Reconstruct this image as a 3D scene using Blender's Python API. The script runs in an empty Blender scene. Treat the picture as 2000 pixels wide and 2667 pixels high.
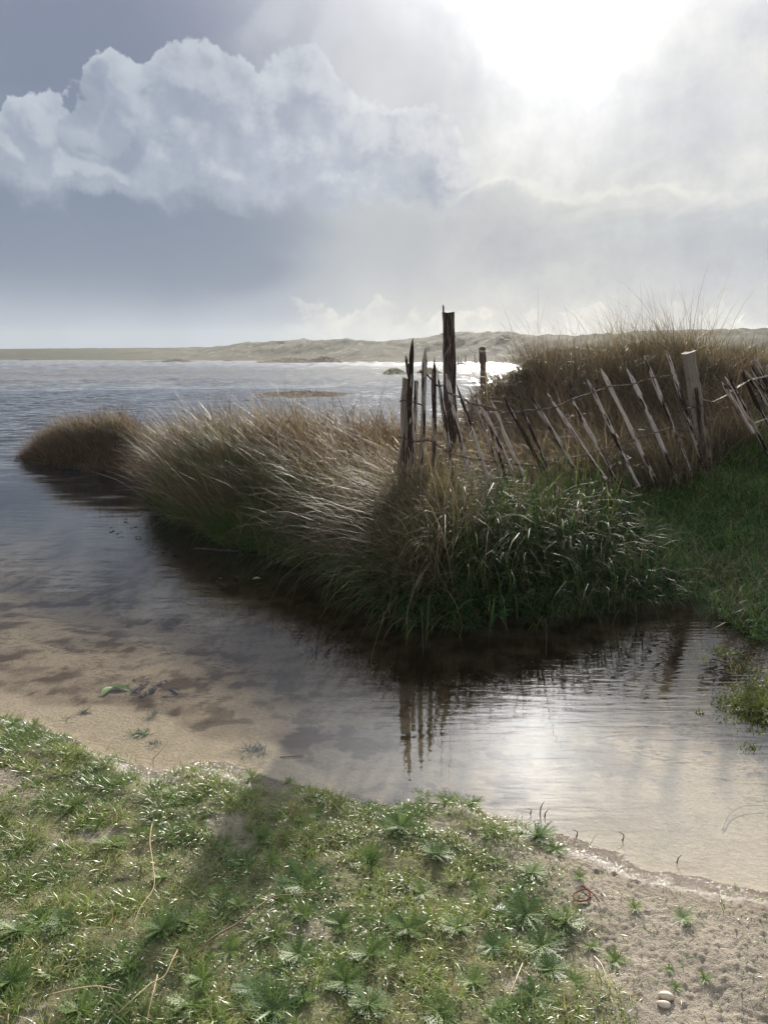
import bpy, math, random
import numpy as np
from mathutils import Vector, Matrix

R = math.radians
rng = np.random.default_rng(7)
random.seed(7)
SC = bpy.context.scene
COL = SC.collection

# ------------------------------------------------------------------ camera
CAM_H = 1.6
FPX = 2000.0
PITCH = math.atan((1333.5 - 925) / FPX)
cam_d = bpy.data.cameras.new("camera")
cam = bpy.data.objects.new("camera", cam_d)
COL.objects.link(cam)
cam.location = (0, 0, CAM_H)
cam.rotation_euler = (R(90) - PITCH, 0, 0)
cam_d.sensor_fit = 'VERTICAL'
cam_d.sensor_height = 34.6
cam_d.lens = FPX / 2667 * 34.6
cam_d.clip_start = 0.05
cam_d.clip_end = 3000
SC.camera = cam
SC.cycles.max_bounces = 7
SC.cycles.diffuse_bounces = 3
SC.cycles.transparent_max_bounces = 10
SC.cycles.adaptive_threshold = 0.02

def ray(px, py):
    u = (px - 1000) / FPX
    v = (1333.5 - py) / FPX
    return u, math.cos(PITCH) + v * math.sin(PITCH), -math.sin(PITCH) + v * math.cos(PITCH)

def at_z(px, py, z=0.0):
    x, y, zz = ray(px, py)
    t = (z - CAM_H) / zz
    return Vector((x * t, y * t, z))

def at_d(px, py, d):
    x, y, zz = ray(px, py)
    t = d / y
    return Vector((x * t, d, CAM_H + zz * t))

def azel(px, py):
    x, y, z = ray(px, py)
    return math.degrees(math.atan2(x, y)), math.degrees(math.atan2(z, math.hypot(x, y)))

def project(P):
    """world (N,3) -> photo pixels"""
    P = np.asarray(P, float)
    x = P[:, 0]; y = P[:, 1]; z = P[:, 2] - CAM_H
    cp, sp = math.cos(PITCH), math.sin(PITCH)
    f = y * cp - z * sp
    up = y * sp + z * cp
    f = np.where(f < 0.01, 0.01, f)
    return 1000 + FPX * x / f, 1333.5 - FPX * up / f

# ------------------------------------------------------------------ light
SUN_AZ, SUN_EL = 11.3, 19.8
sun_d = bpy.data.lights.new("sun", 'SUN')
sun_d.energy = 5.0
sun_d.angle = R(0.9)
sun_d.color = (1.0, 0.93, 0.82)
sun = bpy.data.objects.new("sun", sun_d)
COL.objects.link(sun)
sv = Vector((math.sin(R(SUN_AZ)) * math.cos(R(SUN_EL)), math.cos(R(SUN_AZ)) * math.cos(R(SUN_EL)), math.sin(R(SUN_EL))))
sun.rotation_euler = sv.to_track_quat('Z', 'Y').to_euler()
SC.view_settings.view_transform = 'Standard'
SC.view_settings.look = 'None'
SC.view_settings.exposure = 0.75
SC.view_settings.gamma = 1.0

# ------------------------------------------------------------------ node helper
class NT:
    def __init__(s, tree):
        s.t = tree; s.n = tree.nodes; s.l = tree.links
    def put(s, sock, v):
        if isinstance(v, V): s.l.new(v.s, sock)
        elif isinstance(v, bpy.types.NodeSocket): s.l.new(v, sock)
        else: sock.default_value = v
    def node(s, typ, ins=None, out=0, **kw):
        nd = s.n.new(typ)
        for k, v in kw.items(): setattr(nd, k, v)
        for k, v in (ins or {}).items(): s.put(nd.inputs[k], v)
        return V(s, nd.outputs[out]) if out is not None else nd
    def math(s, op, a, b=0.0, c=None, clamp=False):
        nd = s.n.new('ShaderNodeMath'); nd.operation = op; nd.use_clamp = clamp
        s.put(nd.inputs[0], a); s.put(nd.inputs[1], b)
        if c is not None: s.put(nd.inputs[2], c)
        return V(s, nd.outputs[0])
    def xyz(s, x, y, z=0.0):
        return s.node('ShaderNodeCombineXYZ', {0: x, 1: y, 2: z})
    def vmath(s, op, a, b=None, out=0):
        nd = s.n.new('ShaderNodeVectorMath'); nd.operation = op
        s.put(nd.inputs[0], a)
        if b is not None: s.put(nd.inputs[1], b)
        return V(s, nd.outputs[out])
    def noise(s, vec, scale, detail=4.0, rough=0.5, dist=0.0, out=0, **kw):
        return s.node('ShaderNodeTexNoise', {'Vector': vec, 'Scale': scale, 'Detail': detail, 'Roughness': rough, 'Distortion': dist}, out=out, **kw)
    def mix(s, f, a, b, blend='MIX', clampf=True):
        nd = s.n.new('ShaderNodeMix'); nd.data_type = 'RGBA'; nd.blend_type = blend; nd.clamp_factor = clampf
        s.put(nd.inputs[0], f); s.put(nd.inputs[6], c4(a)); s.put(nd.inputs[7], c4(b))
        return V(s, nd.outputs[2])
    def ramp(s, f, stops, interp='LINEAR'):
        nd = s.n.new('ShaderNodeValToRGB'); cr = nd.color_ramp; cr.interpolation = interp
        while len(cr.elements) < len(stops): cr.elements.new(0.5)
        for e, (p, c) in zip(cr.elements, stops):
            e.position = p; e.color = c4(c)
        s.put(nd.inputs[0], f)
        return V(s, nd.outputs[0])
    def step(s, lo, hi, v, a=0.0, b=1.0):
        nd = s.n.new('ShaderNodeMapRange'); nd.interpolation_type = 'SMOOTHSTEP'; nd.clamp = True
        for i, q in enumerate((v, lo, hi, a, b)): s.put(nd.inputs[i], q)
        return V(s, nd.outputs[0])
    def link(s, a, sock): s.l.new(a.s if isinstance(a, V) else a, sock)

def c4(c):
    if isinstance(c, (tuple, list)):
        return tuple(c) + (1.0,) if len(c) == 3 else tuple(c)
    return c

class V:
    def __init__(s, nt, sock): s.nt = nt; s.s = sock
    def __add__(a, b): return a.nt.math('ADD', a, b)
    __radd__ = __add__
    def __sub__(a, b): return a.nt.math('SUBTRACT', a, b)
    def __rsub__(a, b): return a.nt.math('SUBTRACT', b, a)
    def __mul__(a, b): return a.nt.math('MULTIPLY', a, b)
    __rmul__ = __mul__
    def __truediv__(a, b): return a.nt.math('DIVIDE', a, b)
    def max(a, b): return a.nt.math('MAXIMUM', a, b)
    def min(a, b): return a.nt.math('MINIMUM', a, b)
    def smax(a, b, k): return a.nt.math('SMOOTH_MAX', a, b, k)

def sr(r, g, b, k=1.0):
    f = lambda c: (c / 255 / 12.92 if c / 255 <= 0.04045 else ((c / 255 + 0.055) / 1.055) ** 2.4) * k
    return (f(r), f(g), f(b))

# ------------------------------------------------------------------ sky
def build_world():
    w = bpy.data.worlds.new("World"); SC.world = w; w.use_nodes = True
    w.node_tree.nodes.clear()
    n = NT(w.node_tree)
    gen = n.node('ShaderNodeTexCoord', out='Generated')
    d = n.vmath('NORMALIZE', gen)
    sp = n.node('ShaderNodeSeparateXYZ', {0: d}, out=None)
    X, Y, Z = (V(n, sp.outputs[i]) for i in range(3))
    az = n.math('ARCTAN2', X, Y) * 57.2958
    el = n.math('ABSOLUTE', n.math('ARCSINE', Z) * 57.2958)
    AE = n.xyz(az * 0.1, el * 0.1, 0.0)
    D2 = dict(noise_dimensions='2D')
    wn = n.node('ShaderNodeTexNoise', {'Vector': AE, 'Scale': 1.55, 'Detail': 6.0, 'Roughness': 0.56}, out='Color', **D2)
    ws = n.node('ShaderNodeSeparateColor', {0: wn}, out=None)
    w1, w2, w3 = (V(n, ws.outputs[i]) - 0.5 for i in range(3))
    wl = n.node('ShaderNodeTexNoise', {'Vector': AE, 'Scale': 0.6, 'Detail': 1.0, 'Roughness': 0.5}, out='Color', **D2)
    wls = n.node('ShaderNodeSeparateColor', {0: wl}, out=None)
    l1, l2, l3 = (V(n, wls.outputs[i]) - 0.5 for i in range(3))
    fine = n.noise(AE, 5.5, 7.0, 0.64, **D2) - 0.5
    vor = n.node('ShaderNodeTexVoronoi', {'Vector': n.xyz(az * .1 + w1 * 0.35, el * .1 + w2 * .35, 0.0), 'Scale': 3.6, 'Detail': 1.0, 'Roughness': 0.5, 'Smoothness': 0.5},
                 feature='SMOOTH_F1', voronoi_dimensions='2D', out='Distance')
    a1 = az + w1 * 5.0 + l1 * 1.0
    e1 = el + w2 * 4.5 + 0.8
    a0 = az + l1 * 7.0
    e0 = el + l2 * 3.5 + w3 * 1.2

    def ell(px, py, rx, ry, A, E, rot=0.0):
        ca, ce = azel(px, py)
        k = 0.0268
        da, de = A - ca, E - ce
        if rot:
            cr, sn = math.cos(R(rot)), math.sin(R(rot))
            da, de = da * cr + de * sn, de * cr - da * sn
        q = n.xyz(da / (rx * k), de / (ry * k))
        return 1.0 - V(n, n.vmath('LENGTH', q, out=1).s)

    def union(lst, A, E, k=0.12):
        f = None
        for e in lst:
            v = ell(*e[:4], A, E, e[4] if len(e) > 4 else 0.0)
            f = v if f is None else f.smax(v, k)
        return f

    left = n.ramp(e0 / 26.0, [(0.0, sr(160, 174, 189)), (0.06, sr(162, 175, 191)), (0.13, sr(154, 166, 185)), (0.22, sr(138, 150, 172)),
                              (0.36, sr(127, 141, 167)), (0.60, sr(124, 136, 163)), (0.80, sr(131, 139, 168)), (1.0, sr(146, 156, 184))])
    right = n.ramp(e0 / 26.0, [(0.0, sr(203, 204, 201)), (0.08, sr(202, 202, 200)), (0.2, sr(196, 199, 203)), (0.32, sr(192, 196, 201)),
                               (0.45, sr(206, 208, 211)), (0.62, sr(221, 222, 223)), (0.85, sr(219, 221, 226)), (1.0, sr(208, 213, 223))])
    t = n.step(-17.0, 9.0, a0 + (e0 - 8.0) * 0.15)
    c = n.mix(t, left, right)
    c = n.mix(1.0, c, n.ramp(w3 + w2 * 0.5 + 0.5, [(0.2, (0.92, 0.93, 0.95)), (0.8, (1.08, 1.07, 1.05))]), 'MULTIPLY')

    storm = union([(420, 610, 520, 190), (120, 560, 400, 200), (620, 690, 260, 90)], a0 + w1 * 3.0, e0)
    c = n.mix(n.step(-0.05, 0.60, storm) * 0.65, c, sr(117, 131, 157))
    upl = union([(150, 150, 330, 150)], a0 + w1 * 3.0, e0)
    c = n.mix(n.step(-0.2, 0.6, upl) * 0.5, c, sr(117, 129, 156))
    # the large cumulus
    bigl = [(20, 375, 200, 90), (120, 330, 110, 100), (240, 420, 240, 55, -8), (330, 300, 140, 130), (350, 200, 105, 95),
                 (480, 210, 150, 95), (440, 340, 230, 150), (640, 270, 200, 125), (600, 410, 260, 100, -8), (800, 220, 160, 100),
                 (770, 370, 290, 140), (970, 330, 200, 120, -30), (1130, 410, 160, 110, -35), (850, 440, 300, 80)]
    big = union(bigl, a1, e1)
    big2 = union(bigl, a1 + 0.7, e1 + 0.9)
    fine2 = n.noise(n.xyz(az * .1 + 0.055, el * .1 + 0.07, 0.0), 5.5, 4.0, 0.62, **D2) - 0.5
    gap = union([(250, 250, 115, 34, 52), (330, 400, 85, 26, 50)], az + w1 * 5.0, el + w2 * 5.0)
    puff = big + fine * 0.52 + (0.42 - vor) * 0.30
    under = n.step(14.5, 11.5, el + w1 * 3.0)
    dens = n.step(under * -0.20, under * 0.36 + 0.09, puff)
    inner = n.step(0.0, 0.50, puff + (0.42 - vor) * 0.5 + w3 * 0.5)
    edge = n.mix(n.step(-16.0, 10.0, az), sr(176, 186, 202), sr(218, 220, 225))
    core = n.mix(n.step(-20.0, 6.0, az + w1 * 3.0), sr(154, 165, 187), sr(176, 181, 198))
    cl = n.mix(inner * 0.9, edge, core)
    cl = n.mix(under * 0.5, cl, sr(170, 180, 197))
    cl = n.mix(1.0, cl, n.ramp(fine + w2 * 0.9 + l3 * .6 + 0.5, [(0.2, (0.86, 0.88, 0.90)), (0.8, (1.10, 1.09, 1.08))]), 'MULTIPLY')
    lit = (big - big2) * 0.9 + (fine - fine2) * 0.55
    cl = n.mix(n.step(0.0, 0.42, lit) * 0.45, cl, n.mix(n.step(-18.0, 6.0, az), sr(205, 212, 222), sr(238, 239, 238)))
    cl = n.mix(n.step(0.0, -0.36, lit) * 0.35, cl, sr(146, 157, 178))
    fade = n.step(12.0, 3.5, az + w2 * 4.0)
    dens = dens * (1.0 - n.step(-0.1, 0.5, gap + fine * 0.5) * 0.5)
    c = n.mix(dens * (0.15 + 0.80 * fade), c, cl)

    wis = union([(870, 70, 170, 34, 55), (740, 20, 150, 40, 30)], a1, e1)
    c = n.mix(n.step(-0.2, 0.7, wis + fine * 0.6) * 0.40, c, sr(205, 210, 220))

    bank = union([(1500, 560, 460, 75), (1900, 600, 360, 90), (1200, 630, 420, 90), (1300, 490, 170, 60)], a1, e1)
    pb = bank + fine * 0.35 + (0.42 - vor) * 0.25
    c = n.mix(n.step(-0.20, 0.55, pb) * 0.62, c, sr(180, 185, 194))
    rim = n.step(-0.30, -0.05, pb) * n.step(0.20, -0.02, pb) * n.step(2.0, 8.0, az) * n.step(9.0, 10.5, el)
    c = n.mix(rim * 0.35, c, sr(238, 237, 230))

    # low cumulus heads near the horizon
    lf = (3.6 + l1 * 4.0 + w1 * 3.0 - el) * 0.40 + (0.36 - vor) * 1.3 + fine * 1.3
    lowm = n.step(-9.0, -3.0, az + w1 * 3.0)
    ld = n.step(0.0, 0.30, lf)
    lrim = ld * n.step(1.3, 0.1, lf) * n.step(-0.35, 0.25, fine + w2 * 0.8)
    c = n.mix(ld * lowm * 0.45, c, sr(194, 198, 201))
    c = n.mix(lrim * lowm * 0.60, c, sr(230, 228, 217))

    # streaks fanning out on the upper right
    st = n.noise(n.xyz((az * 0.80 + el * 0.60) * 0.07, (el * 0.90 - az * 0.25) * 0.26, 0.0), 1.3, 5.0, 0.62, 0.5, **D2)
    sm = n.step(6.0, 18.0, az) * n.step(6.0, 10.0, el)
    c = n.mix(sm * n.step(0.42, 0.78, st) * 0.35, c, sr(238, 238, 233))
    c = n.mix(sm * n.step(0.55, 0.28, st) * 0.30, c, sr(196, 205, 221))

    # brighter broken cloud overhead, and mottled veil on the right
    hi = n.step(22.0, 33.0, el) * (n.step(-16.0, 8.0, az) * 4.0 + 0.1) + 1.0
    mott = (fine * 0.9 + w1 * 0.9) * n.step(-4.0, 10.0, az) * 0.36
    hi = hi * (mott + 1.0)
    c = n.mix(1.0, c, n.node('ShaderNodeCombineColor', {0: hi, 1: hi, 2: hi * (1.0 - mott * 0.35)}), 'MULTIPLY')
    # veiled sun: a bright opening in the cloud, larger above the frame
    da = az - 11.6 + w1 * 5.0 + l1 * 2.0
    de = el - 27.0 + w3 * 4.0 + w2 * 3.0
    q = (da * da) * (1 / 16.0) + (de * de) * (1 / 42.0)
    da2 = az - 12.5 + l1 * 4.0
    de2 = el - 28.5 + w2 * 3.0
    gb = n.math('EXPONENT', ((da2 * da2) * (1 / 130.0) + (de2 * de2) * (1 / 22.0)) * -1.0) * 3.0
    g = n.math('EXPONENT', q * -1.0) * 5.0 + gb
    q2 = n.math('SQRT', q)
    g2 = n.math('EXPONENT', q2 * -0.95) * 0.40
    add = n.node('ShaderNodeCombineColor', {0: g + g2, 1: (g + g2) * 0.975, 2: g * 0.93 + g2 * 0.87})
    c = n.mix(1.0, c, add, 'ADD')
    wt = n.step(18.0, 4.0, n.math('ABSOLUTE', az - 9.0)) * n.step(16.0, 9.0, el)
    c = n.mix(wt * 0.6, c, n.mix(1.0, c, (1.03, 1.01, 0.94), 'MULTIPLY'))

    # the rest of the sky (behind and overhead): physical sky behind broken bright cloud
    nish = n.node('ShaderNodeTexSky', sky_type='NISHITA', sun_disc=False, sun_elevation=R(SUN_EL), sun_rotation=R(SUN_AZ), out=0)
    back = n.mix(1.0, nish, (0.12, 0.12, 0.12), 'MULTIPLY')
    cov = n.noise(n.vmath('MULTIPLY', d, (1, 1, 2.0)), 2.6, 3.0, 0.55)
    back = n.mix(n.step(0.30, 0.60, cov) * 0.9, back, (0.80, 0.80, 0.82))
    front = n.step(60.0, 38.0, n.math('ABSOLUTE', az)) * n.step(56.0, 38.0, el)
    c = n.mix(front, back, c)
    c = n.node('ShaderNodeHueSaturation', {'Hue': 0.492, 'Saturation': 0.84, 'Color': c})
    bg = n.node('ShaderNodeBackground', {'Color': c, 'Strength': SKY}, out=0)
    out = n.n.new('ShaderNodeOutputWorld')
    n.link(bg, out.inputs[0])
    w.cycles.sampling_method = 'MANUAL'
    w.cycles.sample_map_resolution = 512
SKY = 0.595
build_world()

# ------------------------------------------------------------------ tags
def tag(o, label=None, cat=None, group=None, kind=None):
    if label: o['label'] = label
    if cat: o['category'] = cat
    if group: o['group'] = group
    if kind: o['kind'] = kind
    return o

def empty(name, loc, label, cat, group=None):
    o = bpy.data.objects.new(name, None); COL.objects.link(o)
    o.location = loc; o.empty_display_size = 0.1
    return tag(o, label, cat, group)

def mesh_np(name, verts, faces, mat=None, col=None, parent=None, smooth=False, extra=None):
    verts = np.asarray(verts, np.float32); faces = np.asarray(faces, np.int32)
    me = bpy.data.meshes.new(name)
    nf, k = faces.shape
    me.vertices.add(len(verts)); me.vertices.foreach_set('co', verts.ravel())
    me.loops.add(nf * k); me.loops.foreach_set('vertex_index', faces.ravel())
    me.polygons.add(nf)
    me.polygons.foreach_set('loop_start', np.arange(0, nf * k, k, dtype=np.int32))
    me.polygons.foreach_set('loop_total', np.full(nf, k, np.int32))
    if smooth: me.polygons.foreach_set('use_smooth', np.ones(nf, bool))
    me.update(calc_edges=True)
    if col is not None:
        a = me.color_attributes.new('Col', 'FLOAT_COLOR', 'POINT')
        c = np.ones((len(verts), 4), np.float32); c[:, :col.shape[1]] = col
        a.data.foreach_set('color', c.ravel())
    for nm, arr in (extra or {}).items():
        a = me.attributes.new(nm, 'FLOAT', 'POINT'); a.data.foreach_set('value', np.asarray(arr, np.float32))
    if mat: me.materials.append(mat)
    o = bpy.data.objects.new(name, me); COL.objects.link(o)
    if parent: o.parent = parent
    return o

# ------------------------------------------------------------------ numpy noise
_perm = np.random.default_rng(3).permutation(4096)
_gr = np.random.default_rng(4).random(4096) * 2 * np.pi
def pnoise(x, y, seed=0):
    x = np.asarray(x, float) + seed * 17.31; y = np.asarray(y, float) - seed * 9.77
    xi = np.floor(x).astype(np.int64); yi = np.floor(y).astype(np.int64)
    xf = x - xi; yf = y - yi
    u = xf * xf * xf * (xf * (xf * 6 - 15) + 10); v = yf * yf * yf * (yf * (yf * 6 - 15) + 10)
    def g(ix, iy, fx, fy):
        h = _gr[_perm[(_perm[ix & 4095] + iy) & 4095]]
        return np.cos(h) * fx + np.sin(h) * fy
    a = g(xi, yi, xf, yf); b = g(xi + 1, yi, xf - 1, yf)
    c = g(xi, yi + 1, xf, yf - 1); d = g(xi + 1, yi + 1, xf - 1, yf - 1)
    return (a + (b - a) * u) * (1 - v) + (c + (d - c) * u) * v
def fbm(x, y, f=1.0, oct=4, gain=0.5, seed=0):
    s = 0; a = 1.0
    for i in range(oct):
        s = s + a * pnoise(x * f, y * f, seed + i * 5); f *= 2.03; a *= gain
    return s * 1.4
def sst(a, b, x):
    t = np.clip((x - a) / (b - a), 0, 1); return t * t * (3 - 2 * t)
def gauss(x, y, cx, cy, rx, ry): return np.exp(-((x - cx) / rx) ** 2 - ((y - cy) / ry) ** 2)

# ------------------------------------------------------------------ shoreline and land height
NEAR = [(2.75, 2.9), (2.3, 2.15), (1.6, 2.02)] + [tuple(at_z(*p)[:2]) for p in
        [(2000, 2325), (1900, 2312), (1800, 2290), (1700, 2268), (1600, 2228), (1500, 2190), (1400, 2152), (1280, 2128), (1240, 2098), (1150, 2082), (1060, 2090),
         (960, 2088), (900, 2085), (850, 2062), (760, 2052), (690, 2035), (640, 2012), (590, 1992), (520, 1990), (450, 2015), (400, 2010), (330, 1968),
         (260, 1948), (200, 1925), (150, 1915), (110, 1900), (60, 1880), (0, 1868)]] + [(-2.4, 3.5), (-3.6, 4.0), (-7, 4.6), (-20, 5), (-75, 4)]
BANK = [(-5.9, 12.3), (-5.45, 11.7), (-4.95, 11.15), (-4.3, 10.85), (-3.7, 10.5), (-3.25, 10.1), (-2.95, 9.3), (-2.6, 8.4), (-2.1, 7.5), (-1.76, 6.9),
        (-1.32, 6.42), (-1.0, 6.15), (-.72, 5.8), (-.38, 5.5), (-.13, 5.08), (-.02, 4.75), (.12, 4.5), (.35, 4.37), (.6, 4.42), (.82, 4.46), (1.05, 4.5), (1.21, 4.62),
        (1.5, 4.74), (1.77, 4.86), (2.0, 4.9), (2.12, 4.8), (2.08, 4.5), (2.14, 4.2), (2.2, 4.0), (2.6, 3.85), (2.9, 3.5)]
POLY = np.array(BANK + NEAR + [(-75, -30), (90, -30), (90, 110), (22, 110), (16, 80), (9, 45), (5, 26), (2.4, 16), (1.3, 12), (.7, 10.4), (-.3, 9.7), (-1.5, 9.9),
                 (-2.8, 11.0), (-3.8, 12.2), (-5.0, 12.9)])

def sdist(x, y, poly=POLY):
    shp = np.shape(x); x = np.ravel(x).astype(float); y = np.ravel(y).astype(float)
    d2 = np.full(x.shape, 1e18); ins = np.zeros(x.shape, bool)
    for i in range(len(poly)):
        ax, ay = poly[i]; bx, by = poly[(i + 1) % len(poly)]
        ex, ey = bx - ax, by - ay
        t = np.clip(((x - ax) * ex + (y - ay) * ey) / (ex * ex + ey * ey), 0, 1)
        d2 = np.minimum(d2, (x - ax - t * ex) ** 2 + (y - ay - t * ey) ** 2)
        c = (ay > y) != (by > y)
        with np.errstate(divide='ignore', invalid='ignore'):
            xx = (bx - ax) * (y - ay) / (by - ay if by != ay else 1e-9) + ax
        ins ^= c & (x < xx)
    d = np.sqrt(d2); return np.where(ins, d, -d).reshape(shp)

def nearmask(x, y):   # 1 on the photographer's side of the inlet
    return sst(3.9, 3.2, y - 0.06 * x + 0.9 * sst(-1.5, -6, x) * -1.5)

def height(x, y, sd=None, detail=True):
    x = np.asarray(x, float); y = np.asarray(y, float)
    if sd is None: sd = sdist(x, y)
    nm = nearmask(x, y)
    # waterline wobble
    sdw = sd + 0.05 * fbm(x, y, 1.9, 3, seed=2) * (1 + 2 * (1 - nm)) + 0.010 * fbm(x, y, 14, 2, seed=3)
    inn = np.maximum(sdw, 0)
    hn = 0.012 * sst(0, .02, inn) + .022 * sst(0.0, .25, inn) + 0.045 * sst(.1, 1.2, inn) + .014 * fbm(x, y, 2.3, 3, seed=8) * sst(.02, .3, inn)
    grass = lawn_mask(x, y, sd)
    hn = hn + 0.012 * grass * sst(0, .05, inn) + 0.010 * grass * fbm(x, y, 9, 3, seed=9)
    rb = sst(1.4, 2.3, x) * sst(8.6, 7.2, y)
    e = sst(0, 0.55 + 1.9 * rb, inn)
    left = sst(-2.4, -3.2, x)
    hb = e * (0.34 * (1 - .25 * left) + .22 * gauss(x, y, -1.75, 8.2, 1.0, 0.95) + .16 * gauss(x, y, -.5, 8.0, 1.1, .9) + .16 * gauss(x, y, -4.2, 11.4, 1.2, .7)
              + .2 * sst(.6, 2.2, x) * sst(5.5, 7.2, y) + .42 * sst(2.6, 4.4, x) * sst(5.2, 8, y)
              + .84 * gauss(x, y, 3.0, 9.9, 1.75, 1.6) + .30 * gauss(x, y, 1.75, 9.9, .75, 1.0) + .16 * sst(11, 16, y) + .013 * np.clip(y - 14, 0, 60) * sst(3, 8, x - y * .12)
              + .07 * fbm(x, y, 1.3, 3, seed=11))
    hb = hb + .02 * sst(0, .03, inn)
    hl = hn * nm + hb * (1 - nm)
    out = np.maximum(-sdw, 0)
    bed = -(0.006 * sst(0, .05, out) + 0.055 * out + 0.10 * sst(.5, 2.5, out)) + .012 * fbm(x, y, 1.1, 3, seed=14) * sst(0.05, .5, out)
    bed = np.maximum(bed, -1.2)
    h = np.where(sdw > 0, hl, bed)
    return h

def lawn_mask(x, y, sd):
    px, py = project(np.stack([np.ravel(x), np.ravel(y), np.full(np.size(x), .06)], 1))
    px = px.reshape(np.shape(x)); py = py.reshape(np.shape(x))
    # right-hand sandy triangle: edge line from (1300,2120) to (1640,2667)
    lx = 1330 + (py - 2120) * 0.52 + 90 * fbm(x, y, 3.5, 3, seed=21)
    m = sst(120, -120, px - lx)
    strip = sst(.0, .05 + .14 * sst(900, 500, px) * sst(150, 400, px), sd + .05 * fbm(x, y, 5, 2, seed=22))
    patch = sst(-.52, -.22, fbm(x, y, 3.2, 3, seed=23) + .15)
    return m * strip * (0.25 + .75 * patch) * nearmask(x, y)

def mesh_grid(xs, ys):
    X, Y = np.meshgrid(xs, ys)
    nx, ny = len(xs), len(ys)
    i = np.arange(nx * ny).reshape(ny, nx)
    F = np.stack([i[:-1, :-1].ravel(), i[:-1, 1:].ravel(), i[1:, 1:].ravel(), i[1:, :-1].ravel()], 1)
    return X.ravel(), Y.ravel(), F

def lines(segs):
    out = [segs[0][0]]
    for a, b, s in segs:
        n = max(1, int(round((b - a) / s)))
        out += list(np.linspace(a, b, n + 1)[1:])
    return np.array(out)

def geo(a, b, s0, g=1.12, smax=3.0):
    out = []; p = a; s = s0
    while p < b:
        p += s; s = min(s * g, smax); out.append(min(p, b))
    return np.array(out)

# ------------------------------------------------------------------ materials
def new_mat(name):
    m = bpy.data.materials.new(name); m.use_nodes = True
    m.node_tree.nodes.clear()
    n = NT(m.node_tree)
    out = n.n.new('ShaderNodeOutputMaterial')
    return m, n, out

def ground_material():
    m, n, out = new_mat("ground")
    col = n.node('ShaderNodeVertexColor', layer_name='Col', out=0)
    alp = n.node('ShaderNodeVertexColor', layer_name='Col', out=1)      # wetness
    P = n.node('ShaderNodeNewGeometry', out='Position')
    g1 = n.noise(P, 420.0, 2.0, 0.6); g2 = n.noise(P, 55.0, 5.0, 0.65); g3 = n.noise(P, 9.0, 4.0, 0.6)
    v = (g1 - 0.5) * 0.55 + (g2 - 0.5) * 0.8 + (g3 - 0.5) * 0.5 + 1.0
    c = n.mix(1.0, col, n.node('ShaderNodeCombineColor', {0: v, 1: v, 2: v}), 'MULTIPLY')
    zz = n.node('ShaderNodeSeparateXYZ', {0: P}, out=2)
    xx = n.node('ShaderNodeSeparateXYZ', {0: P}, out=0); yy = n.node('ShaderNodeSeparateXYZ', {0: P}, out=1)
    sp_ = n.noise(n.xyz(xx * 22.0, yy * 38.0, 0.0), 1.0, 3.0, 0.65)
    sp2 = n.noise(n.xyz(xx * 3.0, yy * 5.0, 3.0), 1.0, 2.0, 0.5)
    und = n.step(-0.012, -0.05, zz)
    c = n.mix(und * n.step(0.54, 0.66, sp_ + (sp2 - 0.5) * 0.5) * 0.8, c, n.mix(1.0, c, (0.42, 0.40, 0.38), 'MULTIPLY'))
    h = g2 * 0.9 + g1 * 0.3 + n.noise(P, 130.0, 2.0, 0.6) * 0.35
    b = n.node('ShaderNodeBump', {'Strength': 0.9, 'Distance': 0.016, 'Height': h})
    p = n.node('ShaderNodeBsdfPrincipled', {'Base Color': c, 'Normal': b, 'Roughness': n.step(0.0, 1.0, alp, 0.92, 0.14),
                                            'Specular IOR Level': n.step(0.0, 1.0, alp, 0.15, 0.9) * n.step(-0.006, 0.0, zz)})
    n.link(p, out.inputs[0]); return m

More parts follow.
